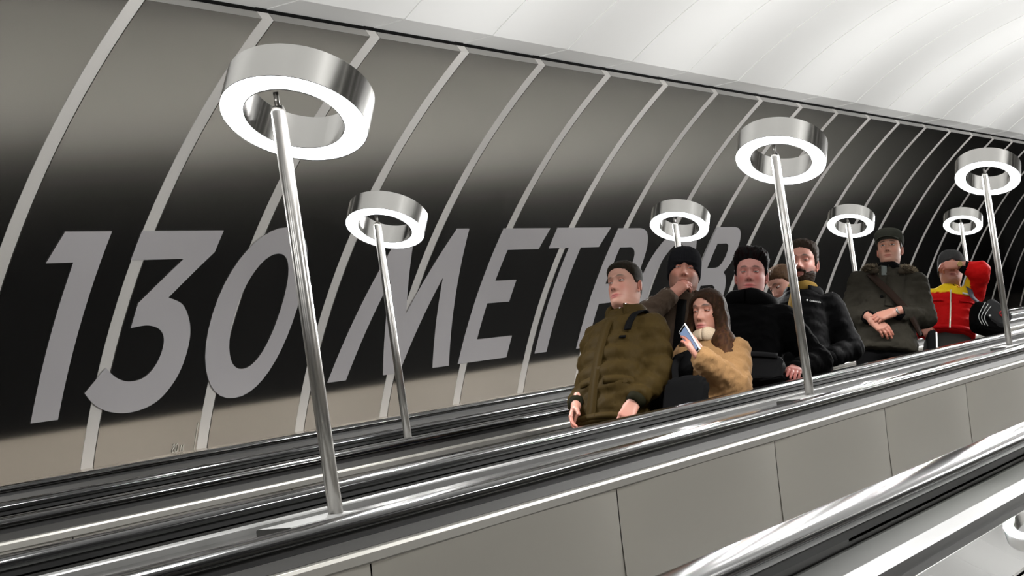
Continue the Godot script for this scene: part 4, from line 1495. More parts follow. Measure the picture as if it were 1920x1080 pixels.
	P = person({"label": "person in a dark beanie and brown jacket with a hand held at the mouth", "stance": 0.072, "pos": Vector3(6.60, 2.718, -3.415), "yaw": -66.0, "hc": 1.615, "sc": 1.0, "hs": 1.06, "hyaw": 2.0, "hpitch": 14.0, "hroll": 2.0, "hp": hp,
		"rows": [[-0.125, 0.088, 0.10, -0.02], [-0.18, 0.115, 0.115, -0.015], [-0.23, 0.15, 0.12, -0.01], [-0.30, 0.155, 0.13, 0.0], [-0.45, 0.15, 0.13, 0.01], [-0.78, 0.15, 0.125, 0.01]],
		"arms": {"L": {"sh": Vector3(0.175, -0.245, 0), "wr": Vector3(0.13, -0.70, 0.1), "hint": Vector3(0.0, 0, -1)}, "R": {"sh": Vector3(-0.155, -0.245, 0), "wr": Vector3(-0.045, -0.235, 0.180), "hint": Vector3(-0.9, -1.0, 0.1)}},
		"coat": "brown_coat", "relief": fold_relief(9, 0.010), "top": -0.06, "cuffs": false, "cuff": 0.03,
		"extra": [[Vector3(0, -0.17, -0.09), Vector3(0.14, 0.075, 0.10), 0.04]],
		"hands": [{"arm": "R", "mirror": true, "y": Vector3(0.55, 0.80, -0.12), "z": Vector3(-0.35, 0.25, 0.95), "curl": [1.0, 1.25, 1.6, 1.8], "thumb": [0.75, 0.6, -0.3, 0.1, 0.9, -0.5], "size": 1.05}]})
	o = P.o
	hc = P.hc
	beanie(P, hp, M.beanie_black, 0.030, -0.035, -0.075, 0.010, 0.010, 0.0)
	neck_loop(P.coat, "hood", M.brown_coat, hc + Vector3(0, -0.14, -0.03), 0.112, 0.115, 0.030, 0.03, 0.75, 1.3)
	neck_loop(P.coat, "collar_lining", M.cloth_black, hc + Vector3(0, -0.155, -0.02), 0.085, 0.095, 0.02, 0.015, 0.35, 1.6)
	put("zip_panel", band(P.rows, [Vector2(0.01, hc.y - 0.22), Vector2(0.01, hc.y - 0.70)], 0.05, 0.002, 0.008), M.cloth_black, P.coat)
	# ---------------- the woman with the phone
	var skin3 := lin(170, 122, 104)
	hp = {"skin": skin3, "wide": 0.92, "jaw": 0.90, "blush": 0.45, "shut": 0.60, "gaze_y": -0.5, "brow": lin(48, 34, 26), "lips": lin(160, 84, 80), "nose": 0.9, "ears": false}
	P = person({"label": "person with long brown hair in a fluffy beige coat looking at a phone", "pos": Vector3(5.783, 2.130, -2.850), "yaw": -90, "hc": 1.452, "sc": 0.92, "hs": 0.96, "hyaw": -6.0, "hpitch": 20.0, "hroll": -4.0, "hp": hp,
		"rows": [[-0.15, 0.070, 0.075, -0.02], [-0.185, 0.10, 0.095, -0.02], [-0.215, 0.140, 0.105, -0.015], [-0.28, 0.155, 0.115, 0.0], [-0.42, 0.155, 0.13, 0.01], [-0.60, 0.16, 0.13, 0.01], [-0.86, 0.17, 0.135, 0.01]],
		"arms": {"L": {"sh": Vector3(0.135, -0.205, -0.02), "el": Vector3(0.165, -0.405, 0.03), "wr": Vector3(0.085, -0.345, 0.255)}, "R": {"sh": Vector3(-0.115, -0.205, -0.02), "wr": Vector3(-0.01, -0.45, 0.15), "hint": Vector3(-0.1, -0.6, -1)}},
		"arm_r": [0.084, 0.084, 0.064], "coat": "teddy", "coat_name": "coat", "relief": teddy_relief(), "cuffs": false, "cuff": 0.035, "top": -0.10, "cell": 0.0115,
		"hands": [{"arm": "L", "y": Vector3(-0.45, 0.75, 0.42), "z": Vector3(0.62, -0.10, 0.75), "curl": [0.9, 1.0, 1.0, 1.1], "thumb": [0.5, 0.85, -0.7, -0.3, 0.9, -0.5], "size": 0.92}]})
	o = P.o
	hc = P.hc
	neck_loop(o, "roll_neck", M.cream_knit, hc + Vector3(0, -0.135, 0.0), 0.062, 0.066, 0.023, -0.008, 0.0, 1.5)
	put("front_panel", band(P.rows, [Vector2(-0.06, hc.y - 0.22), Vector2(-0.055, hc.y - 0.45), Vector2(-0.05, hc.y - 0.74)], 0.12, 0.016, 0.012), M.cloth_black, P.coat)
	long_hair(P, hp)
	var woman := P
	# the phone in her hand
	var wb := Basis(Vector3.UP, deg_to_rad(-90.0))
	var hand_at: Vector3 = woman.J.L.wr + Vector3(-0.040, 0.075, 0.035)
	phone(Vector3(5.783, 2.130, -2.850) + wb * hand_at / WORLD, wb * aim(Vector3(-0.42, 0.72, 0.25), Vector3(0.35, 0.42, -0.45)))
	# her bag
	var bg := thing("shoulder_bag", "black shoulder bag hanging in front of the woman in the beige coat", "bag", Vector3(5.783, 2.130, -2.850) + wb * (hc + Vector3(0.05, -0.58, 0.275)) / WORLD, wb, "", 1.0)
	box_bag(bg, "pouch", M.cloth_black, Vector3.ZERO, Vector3(0.10, 0.12, 0.045), Basis(), 6)
	put("strap", strap([Vector3(-0.06, 0.10, 0.0), Vector3(-0.09, 0.21, -0.03), Vector3(-0.10, 0.30, -0.10)], 0.03, 0.006, [Vector3(0.3, 0, 1), Vector3(0.5, 0, 1), Vector3(0.2, 1, 0.4)]), M.cloth_black, bg)
	# ---------------- the dark-haired man in the black coat
	var skin4 := lin(174, 119, 110)
	hp = {"skin": skin4, "wide": 1.0, "jaw": 1.05, "blush": 1.0, "shut": 0.5, "brow": lin(60, 44, 38), "lips": lin(176, 88, 86), "nose": 1.05}
	P = person({"label": "person with swept dark hair in a plain black coat, cheeks flushed", "pos": Vector3(6.335, 2.522, -2.935), "yaw": -78.0, "hc": 1.564, "sc": 1.0, "hs": 1.0, "hyaw": 6.0, "hpitch": 15.0, "hroll": 2.0, "hp": hp,
		"rows": [[-0.125, 0.092, 0.10, -0.02], [-0.18, 0.13, 0.12, -0.012], [-0.225, 0.175, 0.13, -0.01], [-0.30, 0.195, 0.14, 0.0], [-0.45, 0.195, 0.15, 0.01], [-0.70, 0.19, 0.15, 0.01], [-0.90, 0.195, 0.15, 0.01]],
		"arms": {"L": {"sh": Vector3(0.18, -0.245, 0), "wr": Vector3(0.285, -0.60, 0.13), "hint": Vector3(0.8, 0, -1)}, "R": {"sh": Vector3(-0.18, -0.245, 0), "wr": Vector3(-0.12, -0.70, 0.10), "hint": Vector3(-0.1, 0, -1)}},
		"coat": "coat_black", "coat_name": "coat", "relief": fold_relief(17, 0.010), "top": -0.05,
		"hands": [{"arm": "L", "y": Vector3(0.15, -0.55, 0.9), "z": Vector3(0.25, 0.9, 0.3), "curl": [0.7, 0.7, 0.8, 0.9], "thumb": [0.6, 0.8, -0.3, 0.2, 0.9, -0.3]}]})
	o = P.o
	hc = P.hc
	hair_cap(P, hp, 0.078, -0.005, -0.075, 0.034, 0.012, lin(16, 13, 13), 41, 0.28, 0.35)
	neck_loop(o, "scarf", M.coat_black, hc + Vector3(0, -0.155, -0.005), 0.105, 0.112, 0.038, 0.012, 0.0, 1.3)
	put_ball("brooch", hc + Vector3(-0.155, -0.20, 0.10), Vector3(0.008, 0.010, 0.006), M.snap, o)
	var kb := Basis(Vector3.UP, deg_to_rad(-78.0))
	bg = thing("waist_bag", "black waist bag with a pale buckle on the man in the black coat", "bag", Vector3(6.335, 2.522, -2.935) + kb * (hc + Vector3(0.09, -0.665, 0.270)) / WORLD, kb, "", 1.0)
	box_bag(bg, "pouch", M.bag_black, Vector3.ZERO, Vector3(0.17, 0.07, 0.045), Basis(), 8)
	put("flap", strap([Vector3(-0.14, 0.055, 0.045), Vector3(0, 0.065, 0.05), Vector3(0.14, 0.055, 0.045)], 0.03, 0.008, [Vector3(0, 0.3, 1), Vector3(0, 0.3, 1), Vector3(0, 0.3, 1)]), M.bag_black, bg)
	put("buckle", flat_box(Vector3(0.008, 0.020, 0.004), 0.002), M.snap, bg, Vector3(-0.02, -0.01, 0.050))
	# ---------------- the man hidden behind him
	var skin5 := lin(166, 121, 106)
	hp = {"skin": skin5, "wide": 1.0, "blush": 0.3, "shut": 0.3, "brow": lin(70, 52, 40)}
	P = person({"label": "person with short brown hair mostly hidden behind the black coat", "pos": Vector3(7.600, 3.305, -3.325), "yaw": -90.0, "hc": 1.455, "sc": 1.0, "hs": 0.98, "hyaw": -40.0, "hpitch": 42.0, "hroll": -6.0, "hp": hp,
		"rows": [[-0.16, 0.085, 0.09, -0.01], [-0.24, 0.15, 0.115, -0.01], [-0.31, 0.16, 0.13, 0.0], [-0.45, 0.16, 0.14, 0.01], [-0.78, 0.16, 0.14, 0.01]],
		"arms": {"L": {"sh": Vector3(0.18, -0.28, 0), "wr": Vector3(0.18, -0.74, 0.08), "hint": Vector3(0.4, 0, -1)}, "R": {"sh": Vector3(-0.14, -0.28, 0), "wr": Vector3(-0.13, -0.74, 0.08), "hint": Vector3(0, 0, -1)}},
		"coat": "jacket_black", "cell": 0.02, "hands": []})
	hair_cap(P, hp, 0.070, 0.0, -0.075, 0.016, 0.008, lin(66, 50, 38), 45, 0.3, 0.2)
	# ---------------- the bearded man behind the pole
	var skin6 := lin(165, 113, 98)
	hp = {"skin": skin6, "wide": 0.95, "blush": 0.6, "shut": 0.66, "gaze_y": -0.4, "brow": lin(36, 28, 24), "beard": 0.55, "beard_colour": lin(46, 30, 22), "nose": 1.1}
	P = person({"label": "person with beard and mustard scarf in a black jacket, partly behind a lamp pole", "pos": Vector3(7.310, 3.109, -3.102), "yaw": -85.0, "hc": 1.603, "sc": 1.0, "hs": 1.1, "hyaw": 4.0, "hpitch": 14.0, "hroll": 0.0, "hp": hp,
		"rows": [[-0.17, 0.085, 0.09, -0.02], [-0.215, 0.12, 0.11, -0.012], [-0.25, 0.17, 0.12, -0.01], [-0.31, 0.185, 0.13, 0.0], [-0.45, 0.185, 0.145, 0.01], [-0.72, 0.185, 0.145, 0.01], [-0.85, 0.185, 0.145, 0.01]],
		"arms": {"L": {"sh": Vector3(0.175, -0.265, -0.01), "wr": Vector3(0.205, -0.675, 0.08), "hint": Vector3(0.6, 0, -1)}, "R": {"sh": Vector3(-0.175, -0.265, -0.01), "wr": Vector3(-0.19, -0.70, 0.06), "hint": Vector3(-0.5, 0, -1)}},
		"arm_r": [0.078, 0.072, 0.056], "coat": "jacket_black", "relief": fold_relief(23, 0.008, 0.005, 0.09), "top": -0.10,
		"hands": [{"arm": "L", "y": Vector3(-0.3, -0.75, 0.6), "z": Vector3(0.4, 0.7, 0.6), "curl": [0.9, 1.0, 1.1, 1.2], "thumb": [0.6, 0.8, -0.3, 0.2, 0.9, -0.3]}]})
	o = P.o
	hc = P.hc
	hair_cap(P, hp, 0.080, -0.02, -0.085, 0.022, 0.010, lin(40, 33, 28), 51, 0.35, 0.1)
	neck_loop(o, "scarf", M.mustard, hc + Vector3(0, -0.155, 0.0), 0.068, 0.075, 0.024, 0.008, 0.0, 1.6)
	put("scarf_end", band(P.rows, [Vector2(-0.01, hc.y - 0.21), Vector2(-0.015, hc.y - 0.45)], 0.05, 0.003, 0.010), M.mustard, o)
	neck_loop(P.coat, "collar", M.jacket_black, hc + Vector3(0, -0.18, -0.02), 0.098, 0.095, 0.024, 0.022, 0.55, 1.7)
	for q in [-0.40, -0.56, -0.66]:
		put_ball("snap", on_torso(P.rows, 0.045, hc.y + q, 0.006), Vector3(0.005, 0.005, 0.005), M.snap, P.coat)
	beard(P, hp, lin(34, 24, 18), 0.0075)
	chest_writing(P)
	# ---------------- the man in the flat cap
	var skin7 := lin(171, 125, 106)
	hp = {"skin": skin7, "wide": 1.0, "jaw": 1.04, "blush": 0.55, "shut": 0.22, "brow": lin(62, 48, 38), "beard": 0.14, "beard_colour": lin(90, 76, 66), "iris": lin(60, 52, 46), "gaze_y": -0.15}
	P = person({"label": "person in a tweed flat cap and dark parka with fur collar, hands clasped", "pos": Vector3(8.434, 3.696, -3.058), "yaw": -72.0, "hc": 1.745, "sc": 1.0, "hs": 1.0, "hyaw": -9.0, "hpitch": 8, "hroll": 3.0, "hp": hp,
		"rows": [[-0.135, 0.086, 0.095, -0.01], [-0.175, 0.125, 0.11, -0.01], [-0.215, 0.175, 0.12, -0.01], [-0.29, 0.195, 0.135, 0.0], [-0.45, 0.19, 0.15, 0.01], [-0.60, 0.19, 0.15, 0.01], [-0.80, 0.215, 0.15, 0.01]],
		"arms": {"L": {"sh": Vector3(0.185, -0.235, 0), "el": Vector3(0.245, -0.475, -0.03), "wr": Vector3(0.045, -0.585, 0.235)}, "R": {"sh": Vector3(-0.185, -0.235, 0), "el": Vector3(-0.245, -0.49, -0.03), "wr": Vector3(-0.085, -0.62, 0.22)}},
		"arm_r": [0.080, 0.074, 0.056], "coat": "parka", "coat_name": "parka", "relief": fold_relief(29, 0.012), "cuff": 0.095, "top": -0.11,
		"hands": [{"arm": "L", "y": Vector3(-0.92, -0.42, 0.10), "z": Vector3(0.0, 0.35, 0.95), "curl": [0.9, 1.1, 1.3, 1.4], "thumb": [0.5, 0.85, -0.5, 0.1, 0.95, -0.4], "size": 1.05}, {"arm": "R", "mirror": true, "y": Vector3(0.72, -0.66, 0.12), "z": Vector3(-0.1, 0.30, 0.95), "curl": [0.9, 1.0, 1.2, 1.3], "thumb": [0.5, 0.85, -0.4, 0.2, 0.9, -0.4], "size": 1.05, "off": Vector3(0.0, -0.012, -0.012)}]})
	o = P.o
	hc = P.hc
	flat_cap(P, hp)
	neck_loop(o, "scarf", M.cloth_black, hc + Vector3(0.0, -0.140, 0.0), 0.076, 0.080, 0.026, 0.012, 0.0, 1.4)
	put("inner_scarf", band(P.rows, [Vector2(-0.030, hc.y - 0.155), Vector2(-0.026, hc.y - 0.245)], 0.035, 0.0, 0.006), M.scarf_grey, o)
	put("flap_panel", band(P.rows, [Vector2(0.05, hc.y - 0.25), Vector2(0.045, hc.y - 0.50)], 0.11, 0.002, 0.012), M.parka, P.coat)
	for q in [-0.33, -0.43]:
		put_ball("button", on_torso(P.rows, -0.035, hc.y + q, 0.008), Vector3(0.011, 0.011, 0.005), M.cloth_black, P.coat)
	# fur round the hood lying on the shoulders
	for e in [-1.0, 1.0]:
		var fp := PackedVector3Array()
		for k in 7:
			var t := k / 6.0
			fp.append(hc + Vector3(e * lerpf(0.080, 0.150, sin(t * PI * 0.62)), lerpf(-0.215, -0.13, sin(t * PI * 0.5)), lerpf(0.135, -0.10, t)))
		var rad := PackedFloat32Array([0.020, 0.026, 0.030, 0.032, 0.032, 0.030, 0.028])
		put("hood_edge", tube(fp, rad, 12), M.fur_base, P.coat)
		strands(P.coat, "fur_trim", M.hair, fp, 2600, 0.026, 71 if e > 0 else 72, [lin(92, 82, 70), lin(140, 126, 106), lin(58, 50, 42), lin(176, 162, 138)], func(p): return Vector3(e * 0.7, 0.55, 0.5), 0.026)
	put("strap", strap([hc + Vector3(-0.12, -0.225, 0.09), hc + Vector3(-0.06, -0.33, 0.175), hc + Vector3(0.04, -0.44, 0.19), hc + Vector3(0.15, -0.56, 0.155), hc + Vector3(0.22, -0.66, 0.06)], 0.05, 0.007, [Vector3(-0.2, 0.8, 0.7), Vector3(-0.1, 0.3, 1), Vector3(0.1, 0.1, 1), Vector3(0.5, 0, 1), Vector3(1, 0, 0.4)]), M.strap_brown, o)
	wristwatch(o, P.J.L, M.watch_face, 0.030)
	var cb := Basis(Vector3.UP, deg_to_rad(-72.0))
	bg = thing("messenger_bag", "black bag at the hip of the man in the flat cap", "bag", Vector3(8.434, 3.696, -3.058) + cb * (hc + Vector3(0.285, -0.81, 0.09)) / WORLD, cb, "", 1.0)
	box_bag(bg, "pouch", M.cloth_black, Vector3.ZERO, Vector3(0.035, 0.14, 0.13), Basis(Vector3.UP, 0.15), 12)
	put("edge_trim", strap([Vector3(0.035, -0.12, 0.115), Vector3(0.04, 0.0, 0.125), Vector3(0.035, 0.11, 0.12)], 0.012, 0.006, [Vector3(1, 0, 0.5), Vector3(1, 0, 0.5), Vector3(1, 0, 0.5)]), M.logo_white, bg)
	# ---------------- the man in red
	var skin8 := lin(162, 110, 93)
	hp = {"skin": skin8, "wide": 1.02, "jaw": 1.05, "blush": 0.6, "shut": 0.6, "brow": lin(70, 52, 44), "beard": 0.25, "beard_colour": lin(96, 76, 66), "ears": false}
	var redc := lin(196, 22, 28)
	var yel := lin(240, 204, 40)
	var base8 := Vector3(9.407, 4.283, -3.010)
	var y8 := 1.521
	P = person({"label": "person in a red work jacket with yellow shoulders, forearm raised to the face", "pos": base8, "yaw": -68.0, "hc": y8, "sc": 1.0, "hs": 1.1, "hyaw": 2.0, "hpitch": 6.0, "hroll": 3.0, "hp": hp,
		"rows": [[-0.145, 0.082, 0.09, -0.01], [-0.185, 0.12, 0.105, -0.01], [-0.215, 0.165, 0.12, -0.005], [-0.28, 0.185, 0.135, 0.005], [-0.42, 0.185, 0.15, 0.015], [-0.50, 0.185, 0.155, 0.02], [-0.575, 0.178, 0.15, 0.02]],
		"arms": {"L": {"sh": Vector3(0.165, -0.185, 0.0), "el": Vector3(0.190, -0.095, 0.185), "wr": Vector3(0.035, -0.070, 0.225)}, "R": {"sh": Vector3(-0.165, -0.235, 0), "wr": Vector3(-0.175, -0.555, 0.13), "hint": Vector3(-0.6, 0, -1)}},
		"arm_r": [0.080, 0.074, 0.058], "coat": "red_suit", "relief": fold_relief(31, 0.011), "cuff": 0.09, "legs": "grey_cloth", "top": 0.08,
		"colour": func(p: Vector3) -> Color:
			var d := p - Vector3(0, y8, 0)
			if d.x > -0.18 and d.x < 0.13 and d.z > -0.06 and d.z < 0.16 and d.y > -0.245 - 0.10 * d.x and d.y < -0.10:
				return yel
			return redc,
		"hands": [{"arm": "L", "y": Vector3(-0.95, 0.05, -0.25), "z": Vector3(0.1, 0.25, 0.95), "curl": [1.1, 1.3, 1.5, 1.7], "thumb": [0.4, 0.85, -0.5, 0.1, 0.9, -0.5]}, {"arm": "R", "mirror": true, "y": Vector3(0.25, -0.75, 0.6), "z": Vector3(-0.55, 0.35, 0.75), "curl": [2.2, 2.4, 2.5, 2.6], "thumb": [0.2, 0.8, -0.75, -0.6, 0.6, -0.6]}]})
	o = P.o
	hc = P.hc
	beanie(P, hp, M.beanie_grey, 0.038, -0.02, -0.06, 0.011, 0.006, 0.0)
	neck_loop(P.coat, "collar", M.red_plain, hc + Vector3(0, -0.185, -0.005), 0.088, 0.092, 0.020, 0.014, 0.5, 1.7)
	neck_loop(o, "shirt_collar", M.cloth_black, hc + Vector3(0, -0.165, 0.0), 0.064, 0.070, 0.016, 0.005, 0.0, 1.6)
	put("zip", band(P.rows, [Vector2(-0.005, hc.y - 0.22), Vector2(-0.01, hc.y - 0.56)], 0.010, 0.006, 0.004), M.zip, P.coat)
	for s in [-0.11, 0.11]:
		put("pocket_flap", band(P.rows, [Vector2(s - 0.055, hc.y - 0.325 + (0.012 if s < 0 else 0.0)), Vector2(s + 0.055, hc.y - 0.325 + (0.0 if s < 0 else 0.012))], 0.016, 0.004, 0.008, Vector2(0, 1)), M.red_plain, P.coat)
	put("hem_band", band(P.rows, [Vector2(-0.17, hc.y - 0.55), Vector2(0, hc.y - 0.55), Vector2(0.17, hc.y - 0.55)], 0.03, 0.0, 0.008, Vector2(0, 1)), M.red_plain, P.coat)
	put("reflective_patch", band(P.rows, [Vector2(0.075, hc.y - 0.247), Vector2(0.13, hc.y - 0.25)], 0.018, 0.012, 0.004, Vector2(0, 1)), M.logo_white, P.coat)
	wristwatch(o, P.J.L, M.watch_gold, 0.025)
	# his bag
	var rb := Basis(Vector3.UP, deg_to_rad(-68.0))
	var bp := base8 + rb * (hc + Vector3(0.245, -0.505, 0.262)) / WORLD
	bg = thing("courier_bag", "grey courier bag with white stripes and a red emblem beside the red jacket", "bag", bp, rb * Basis(Vector3.UP, 0.35), "", 1.0)
	box_bag(bg, "pouch", M.cloth_black, Vector3(0, -0.01, 0), Vector3(0.125, 0.115, 0.055), Basis(), 14)
	box_bag(bg, "flap", M.bag_grey, Vector3(0.045, 0.03, 0.012), Vector3(0.105, 0.085, 0.055), Basis(Vector3(0, 0, 1), -0.55), 15)
	for k in 3:
		var sx := -0.105 + 0.022 * k
		put("stripe", strap([Vector3(sx + 0.05, 0.085 - 0.01 * k, 0.072), Vector3(sx + 0.012, 0.0, 0.076), Vector3(sx, -0.05, 0.074), Vector3(sx + 0.03, -0.095, 0.066)], 0.0045, 0.003, [Vector3(0, 0, 1), Vector3(0, 0, 1), Vector3(0, 0, 1), Vector3(0, 0, 1)]), M.logo_white, bg)
	put_ball("stud", Vector3(-0.015, -0.012, 0.066), Vector3(0.011, 0.011, 0.006), M.snap, bg)
	neck_ring(bg, "emblem", Vector3(0.075, 0.025, 0.071), 0.019, 0.0045)
	put("emblem_bar", strap([Vector3(0.068, 0.014, 0.072), Vector3(0.080, 0.036, 0.072)], 0.008, 0.003, [Vector3(0, 0, 1), Vector3(0, 0, 1)]), M.logo_red, bg)
	put("strap", strap([Vector3(-0.07, 0.09, 0.02), Vector3(-0.085, 0.19, -0.075), Vector3(-0.07, 0.285, -0.150), Vector3(-0.045, 0.345, -0.235), Vector3(0.0, 0.26, -0.375), Vector3(0.12, 0.14, -0.30), Vector3(0.13, 0.08, -0.03)], 0.042, 0.006, [Vector3(0.1, 0.1, 1), Vector3(0.1, 0.2, 1), Vector3(0.1, 0.6, 1), Vector3(0, 1, 0), Vector3(0, 0.4, -1), Vector3(0.8, 0.2, -0.5), Vector3(1, 0.3, 0)]), M.strap_grey, bg)

func neck_ring(o: Node3D, called: String, c: Vector3, r: float, t: float) -> void:
	var pts := PackedVector3Array()
	var rad := PackedFloat32Array()
	for k in 25:
		var a := TAU * k / 24.0
		pts.append(c + Vector3(cos(a) * r, sin(a) * r, 0))
		rad.append(t)
	put(called, tube(pts, rad, 6), M.logo_red, o)

func flat_box(half: Vector3, bev: float) -> ArrayMesh:
	var st := new_st()
	add_box(st, -half, half, bev)
	return flat(st)

func add_fade_hair(P: Dictionary, hp: Dictionary) -> void:
	hair_cap(P, hp, 0.077, 0.004, -0.06, 0.015, 0.0022, lin(34, 30, 24), 33, 0.18, 0.1)

func beard(P: Dictionary, hp: Dictionary, col: Color, thick: float) -> void:
	var n1 := cloth_noise(77, 1.0)
	var f := func(y: float, ph: float, p: Vector3) -> float:
		if y > -0.035 + 0.05 * clampf((absf(ph) - 1.15) / 0.35, 0.0, 1.0) or y < -0.148 or absf(ph) > 1.62:
			return -1.0
		var d := clampf((-0.052 - y) / 0.012 + (absf(p.x) - 0.048) / 0.016, 0.0, 1.0)
		var tash := bump(y + 0.055, 0.006) * clampf(1.6 - absf(p.x) / 0.024, 0.0, 1.0)
		tash = maxf(tash, bump(absf(p.x) - 0.029, 0.0065) * bump(y + 0.072, 0.014))
		d = maxf(d, tash) - 1.3 * bump(p.x, 0.017) * bump(y + 0.0725, 0.0075)
		if d < 0.3:
			return -1.0
		return thick * d * (1.0 + 0.4 * n1.get_noise_3d(p.x * 300.0, p.y * 120.0, p.z * 200.0))
	put("beard", scalp(hp, f, func(_y, _ph, p): return col * (1.0 + 0.4 * n1.get_noise_3d(p.x * 300.0, p.y * 90.0, p.z * 200.0)), P.hxf, -0.16, 90, 110), M.hair, P.o)

func teddy_relief() -> Callable:
	var n := cloth_noise(55, 30.0)
	var n2 := cloth_noise(56, 6.0)
	return func(p: Vector3, _J: Dictionary) -> float:
		return 0.007 * n.get_noise_3dv(p) + 0.012 * n2.get_noise_3d(p.x, p.y * 2.0, p.z)

func long_hair(P: Dictionary, hp: Dictionary) -> void:
	var n := cloth_noise(61, 1.0)
	var dark := lin(34, 23, 18)
	var mid := lin(84, 57, 37)
	var o: Node3D = P.o
	var hc: Vector3 = P.hc
	var y0 := hc.y
	var colour := func(p: Vector3) -> Color:
		var s := n.get_noise_3d(p.x * 220.0, p.y * 7.0, p.z * 220.0)
		var t := clampf((y0 - 0.02 - p.y) / 0.34, 0.0, 1.0)
		return dark.lerp(mid, clampf(t * 0.8 + s * 0.55, 0.0, 1.0))
	var F := Field.new(hc + Vector3(-0.20, -0.52, -0.24), hc + Vector3(0.26, 0.16, 0.16), 0.0085)
	var H: Transform3D = P.hxf
	# over the crown, parted, then falling behind the shoulders and over the near one
	F.ell(H * Vector3(0, 0.032, -0.006), Vector3(0.083, 0.097, 0.107), 0.02, Basis(H.basis.get_rotation_quaternion()))
	for e in [-1.0, 1.0]:
		var a: Vector3 = H * Vector3(e * 0.066, 0.055, 0.018)
		var b: Vector3 = H * Vector3(e * 0.080, -0.03, 0.012)
		var c: Vector3 = hc + Vector3(e * 0.095, -0.17, 0.03 if e > 0 else 0.01)
		var d: Vector3 = hc + Vector3(0.125 if e > 0 else -0.10, -0.33, 0.055 if e > 0 else 0.02)
		F.cap(a, b, 0.030, 0.026, 0.02)
		F.cap(b, c, 0.028, 0.045, 0.03)
		F.cap(c, d, 0.045, 0.030 if e > 0 else 0.02, 0.03)
		if e > 0:
			F.cap(d, hc + Vector3(0.205, -0.45, 0.05), 0.042, 0.012, 0.03)
			F.cap(c, hc + Vector3(0.185, -0.30, 0.0), 0.055, 0.035, 0.03)
	F.cap(H * Vector3(0, -0.02, -0.08), hc + Vector3(0.02, -0.30, -0.13), 0.065, 0.07, 0.03)
	F.cap(hc + Vector3(0.02, -0.22, -0.12), hc + Vector3(0.10, -0.36, -0.10), 0.06, 0.04, 0.03)
	# clear the face
	var inv := H.affine_inverse()
	for z in F.nz:
		for y in F.ny:
			for x in F.nx:
				var k := (z * F.ny + y) * F.nx + x
				if F.f[k] > 0.03:
					continue
				var q: Vector3 = inv * (F.o + Vector3(x, y, z) * F.h)
				if q.z > -0.02:
					var line: float = 0.070 - 12.0 * q.x * q.x
					var face := maxf(maxf(absf(q.x) - (0.057 + 0.005 * sin(q.y * 40.0)), q.y - line), 0.012 - q.z)
					F.f[k] = maxf(F.f[k], -face)
	var bag := Bag.new()
	F.nets(bag, colour)
	bag.displace(func(p: Vector3) -> float: return 0.0028 * n.get_noise_3d(p.x * 190.0, p.y * 5.0, p.z * 190.0) + 0.0018 * n.get_noise_3d(p.x * 30.0, p.y * 3.0, p.z * 30.0))
	put("hair", bag.mesh(), M.hair, o)

func phone(where: Vector3, b: Basis) -> void:
	var o := thing("phone", "white phone with a lit screen in the hand of the woman in beige", "phone", where, b, "", 1.0)
	put("shell", flat_box(Vector3(0.036, 0.074, 0.004), 0.0025), M.phone_shell, o)
	put("bezel", flat_box(Vector3(0.0335, 0.071, 0.0042), 0.001), M.cloth_black, o)
	put("screen", flat_box(Vector3(0.031, 0.062, 0.0046), 0.001), M.phone_screen, o)
	for k in 6:
		put("screen_line", flat_box(Vector3(0.012 + 0.004 * ((k * 7) % 4), 0.0022, 0.0002), 0.0), M.screen_print, o, Vector3(-0.006, 0.045 - 0.016 * k, 0.0048))

func wristwatch(o: Node3D, arm: Dictionary, m: Material, back: float) -> void:
	var dir: Vector3 = (arm.wr - arm.el).normalized()
	var c: Vector3 = arm.wr - dir * (back - 0.02)
	var pts := PackedVector3Array()
	var rad := PackedFloat32Array()
	var up := Vector3(0.0, -0.2, 1.0)
	up = (up - dir * up.dot(dir)).normalized()
	var w := dir.cross(up)
	for k in 21:
		var a := TAU * k / 20.0
		pts.append(c + (up * cos(a) + w * sin(a)) * 0.0300)
		rad.append(0.0032)
	var ws := put("watch_strap", tube(pts, rad, 8, 1.0), M.cloth_black, o)
	put("watch", lathe([Vector2(0.0, 0.0), Vector2(0.019, 0.0), Vector2(0.021, 0.002), Vector2(0.021, 0.008), Vector2(0.019, 0.010), Vector2(0.0, 0.010)], 24), m, ws, c + up * 0.0295, Basis(w, up, w.cross(up)))

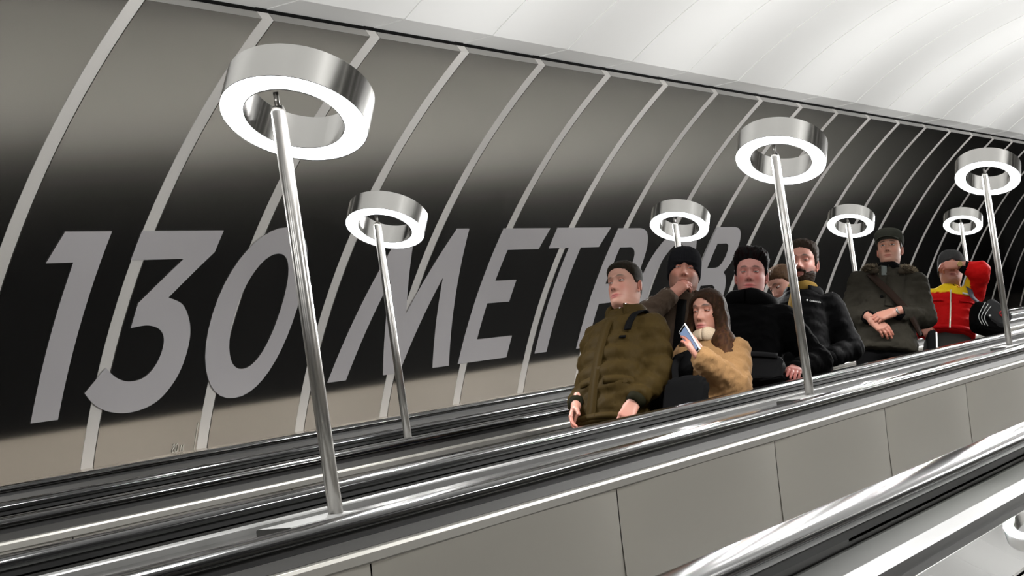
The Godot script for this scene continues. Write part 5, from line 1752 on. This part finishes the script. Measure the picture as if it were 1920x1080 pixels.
func flat_cap(P: Dictionary, hp: Dictionary) -> void:
	hair_cap(P, hp, 0.072, -0.012, -0.07, 0.006, 0.006, lin(44, 36, 30), 63, 0.2)
	var f := func(y: float, ph: float, p: Vector3) -> float:
		var a := absf(ph)
		var line := 0.048 if a < 1.0 else lerpf(0.048, 0.018, clampf((a - 1.0) / 1.6, 0.0, 1.0))
		if y < line:
			return -1.0
		var t := clampf((y - line) / 0.03, 0.0, 1.0)
		# full sides, flat crown, pulled forward
		return 0.010 + 0.022 * t * (1.0 - clampf((y - 0.09) / 0.035, 0.0, 1.0)) + 0.016 * t * clampf(p.z / 0.08, 0.0, 1.0)
	put("flat_cap", scalp(hp, f, func(_y, _p, _q): return Color(1, 1, 1), P.hxf, 0.0, 40, 96), M.tweed, P.o)
	# the peak
	var st := new_st()
	var rows := []
	for i in 7:
		var r := []
		for j in 19:
			var a := lerpf(-1.05, 1.05, j / 18.0)
			var u := i / 6.0
			var out := 0.058 * u * pow(cos(a * 0.95), 0.6)
			var q := head_pt(0.054, a, {})
			r.append(P.hxf * (Vector3(q.x * (1.06 + 0.10 * u * absf(sin(a))), 0.054 + 0.010 * (1.0 - u) - 0.016 * u + 0.008 * (1.0 - a * a) * u, q.z + 0.010 + out)))
		rows.append(r)
	st.set_smooth_group(1)
	for i in 6:
		for j in 18:
			quad(st, rows[i + 1][j], rows[i + 1][j + 1], rows[i][j + 1], rows[i][j])
	st.set_smooth_group(2)
	var dn := Vector3(0, -0.006, 0)
	for i in 6:
		for j in 18:
			quad(st, rows[i][j] + dn, rows[i][j + 1] + dn, rows[i + 1][j + 1] + dn, rows[i + 1][j] + dn)
	st.set_smooth_group(-1)
	for j in 18:
		quad(st, rows[6][j] + dn, rows[6][j + 1] + dn, rows[6][j + 1], rows[6][j])
	put("cap_peak", flat(st), M.tweed, P.o)

func chest_writing(P: Dictionary) -> void:
	var tm := TextMesh.new()
	tm.text = "Columbia"
	var fnt := SystemFont.new()
	fnt.font_names = PackedStringArray(["Droid Sans"])
	fnt.font_weight = 700
	tm.font = fnt
	tm.font_size = 32
	tm.pixel_size = 0.00046
	tm.depth = 0.0015
	var c := on_torso(P.rows, 0.115, P.hc.y - 0.31, 0.014)
	var c2 := on_torso(P.rows, 0.135, P.hc.y - 0.31, 0.014)
	var x := (c2 - c).normalized()
	put("chest_writing", tm, M.logo_white, P.coat, c, Basis(x, Vector3.UP, x.cross(Vector3.UP)))
	put("chest_emblem", flat_box(Vector3(0.005, 0.005, 0.001), 0.0), M.logo_white, P.coat, c - x * 0.048, Basis(x, Vector3.UP, x.cross(Vector3.UP)) * Basis(Vector3(0, 0, 1), PI / 4))
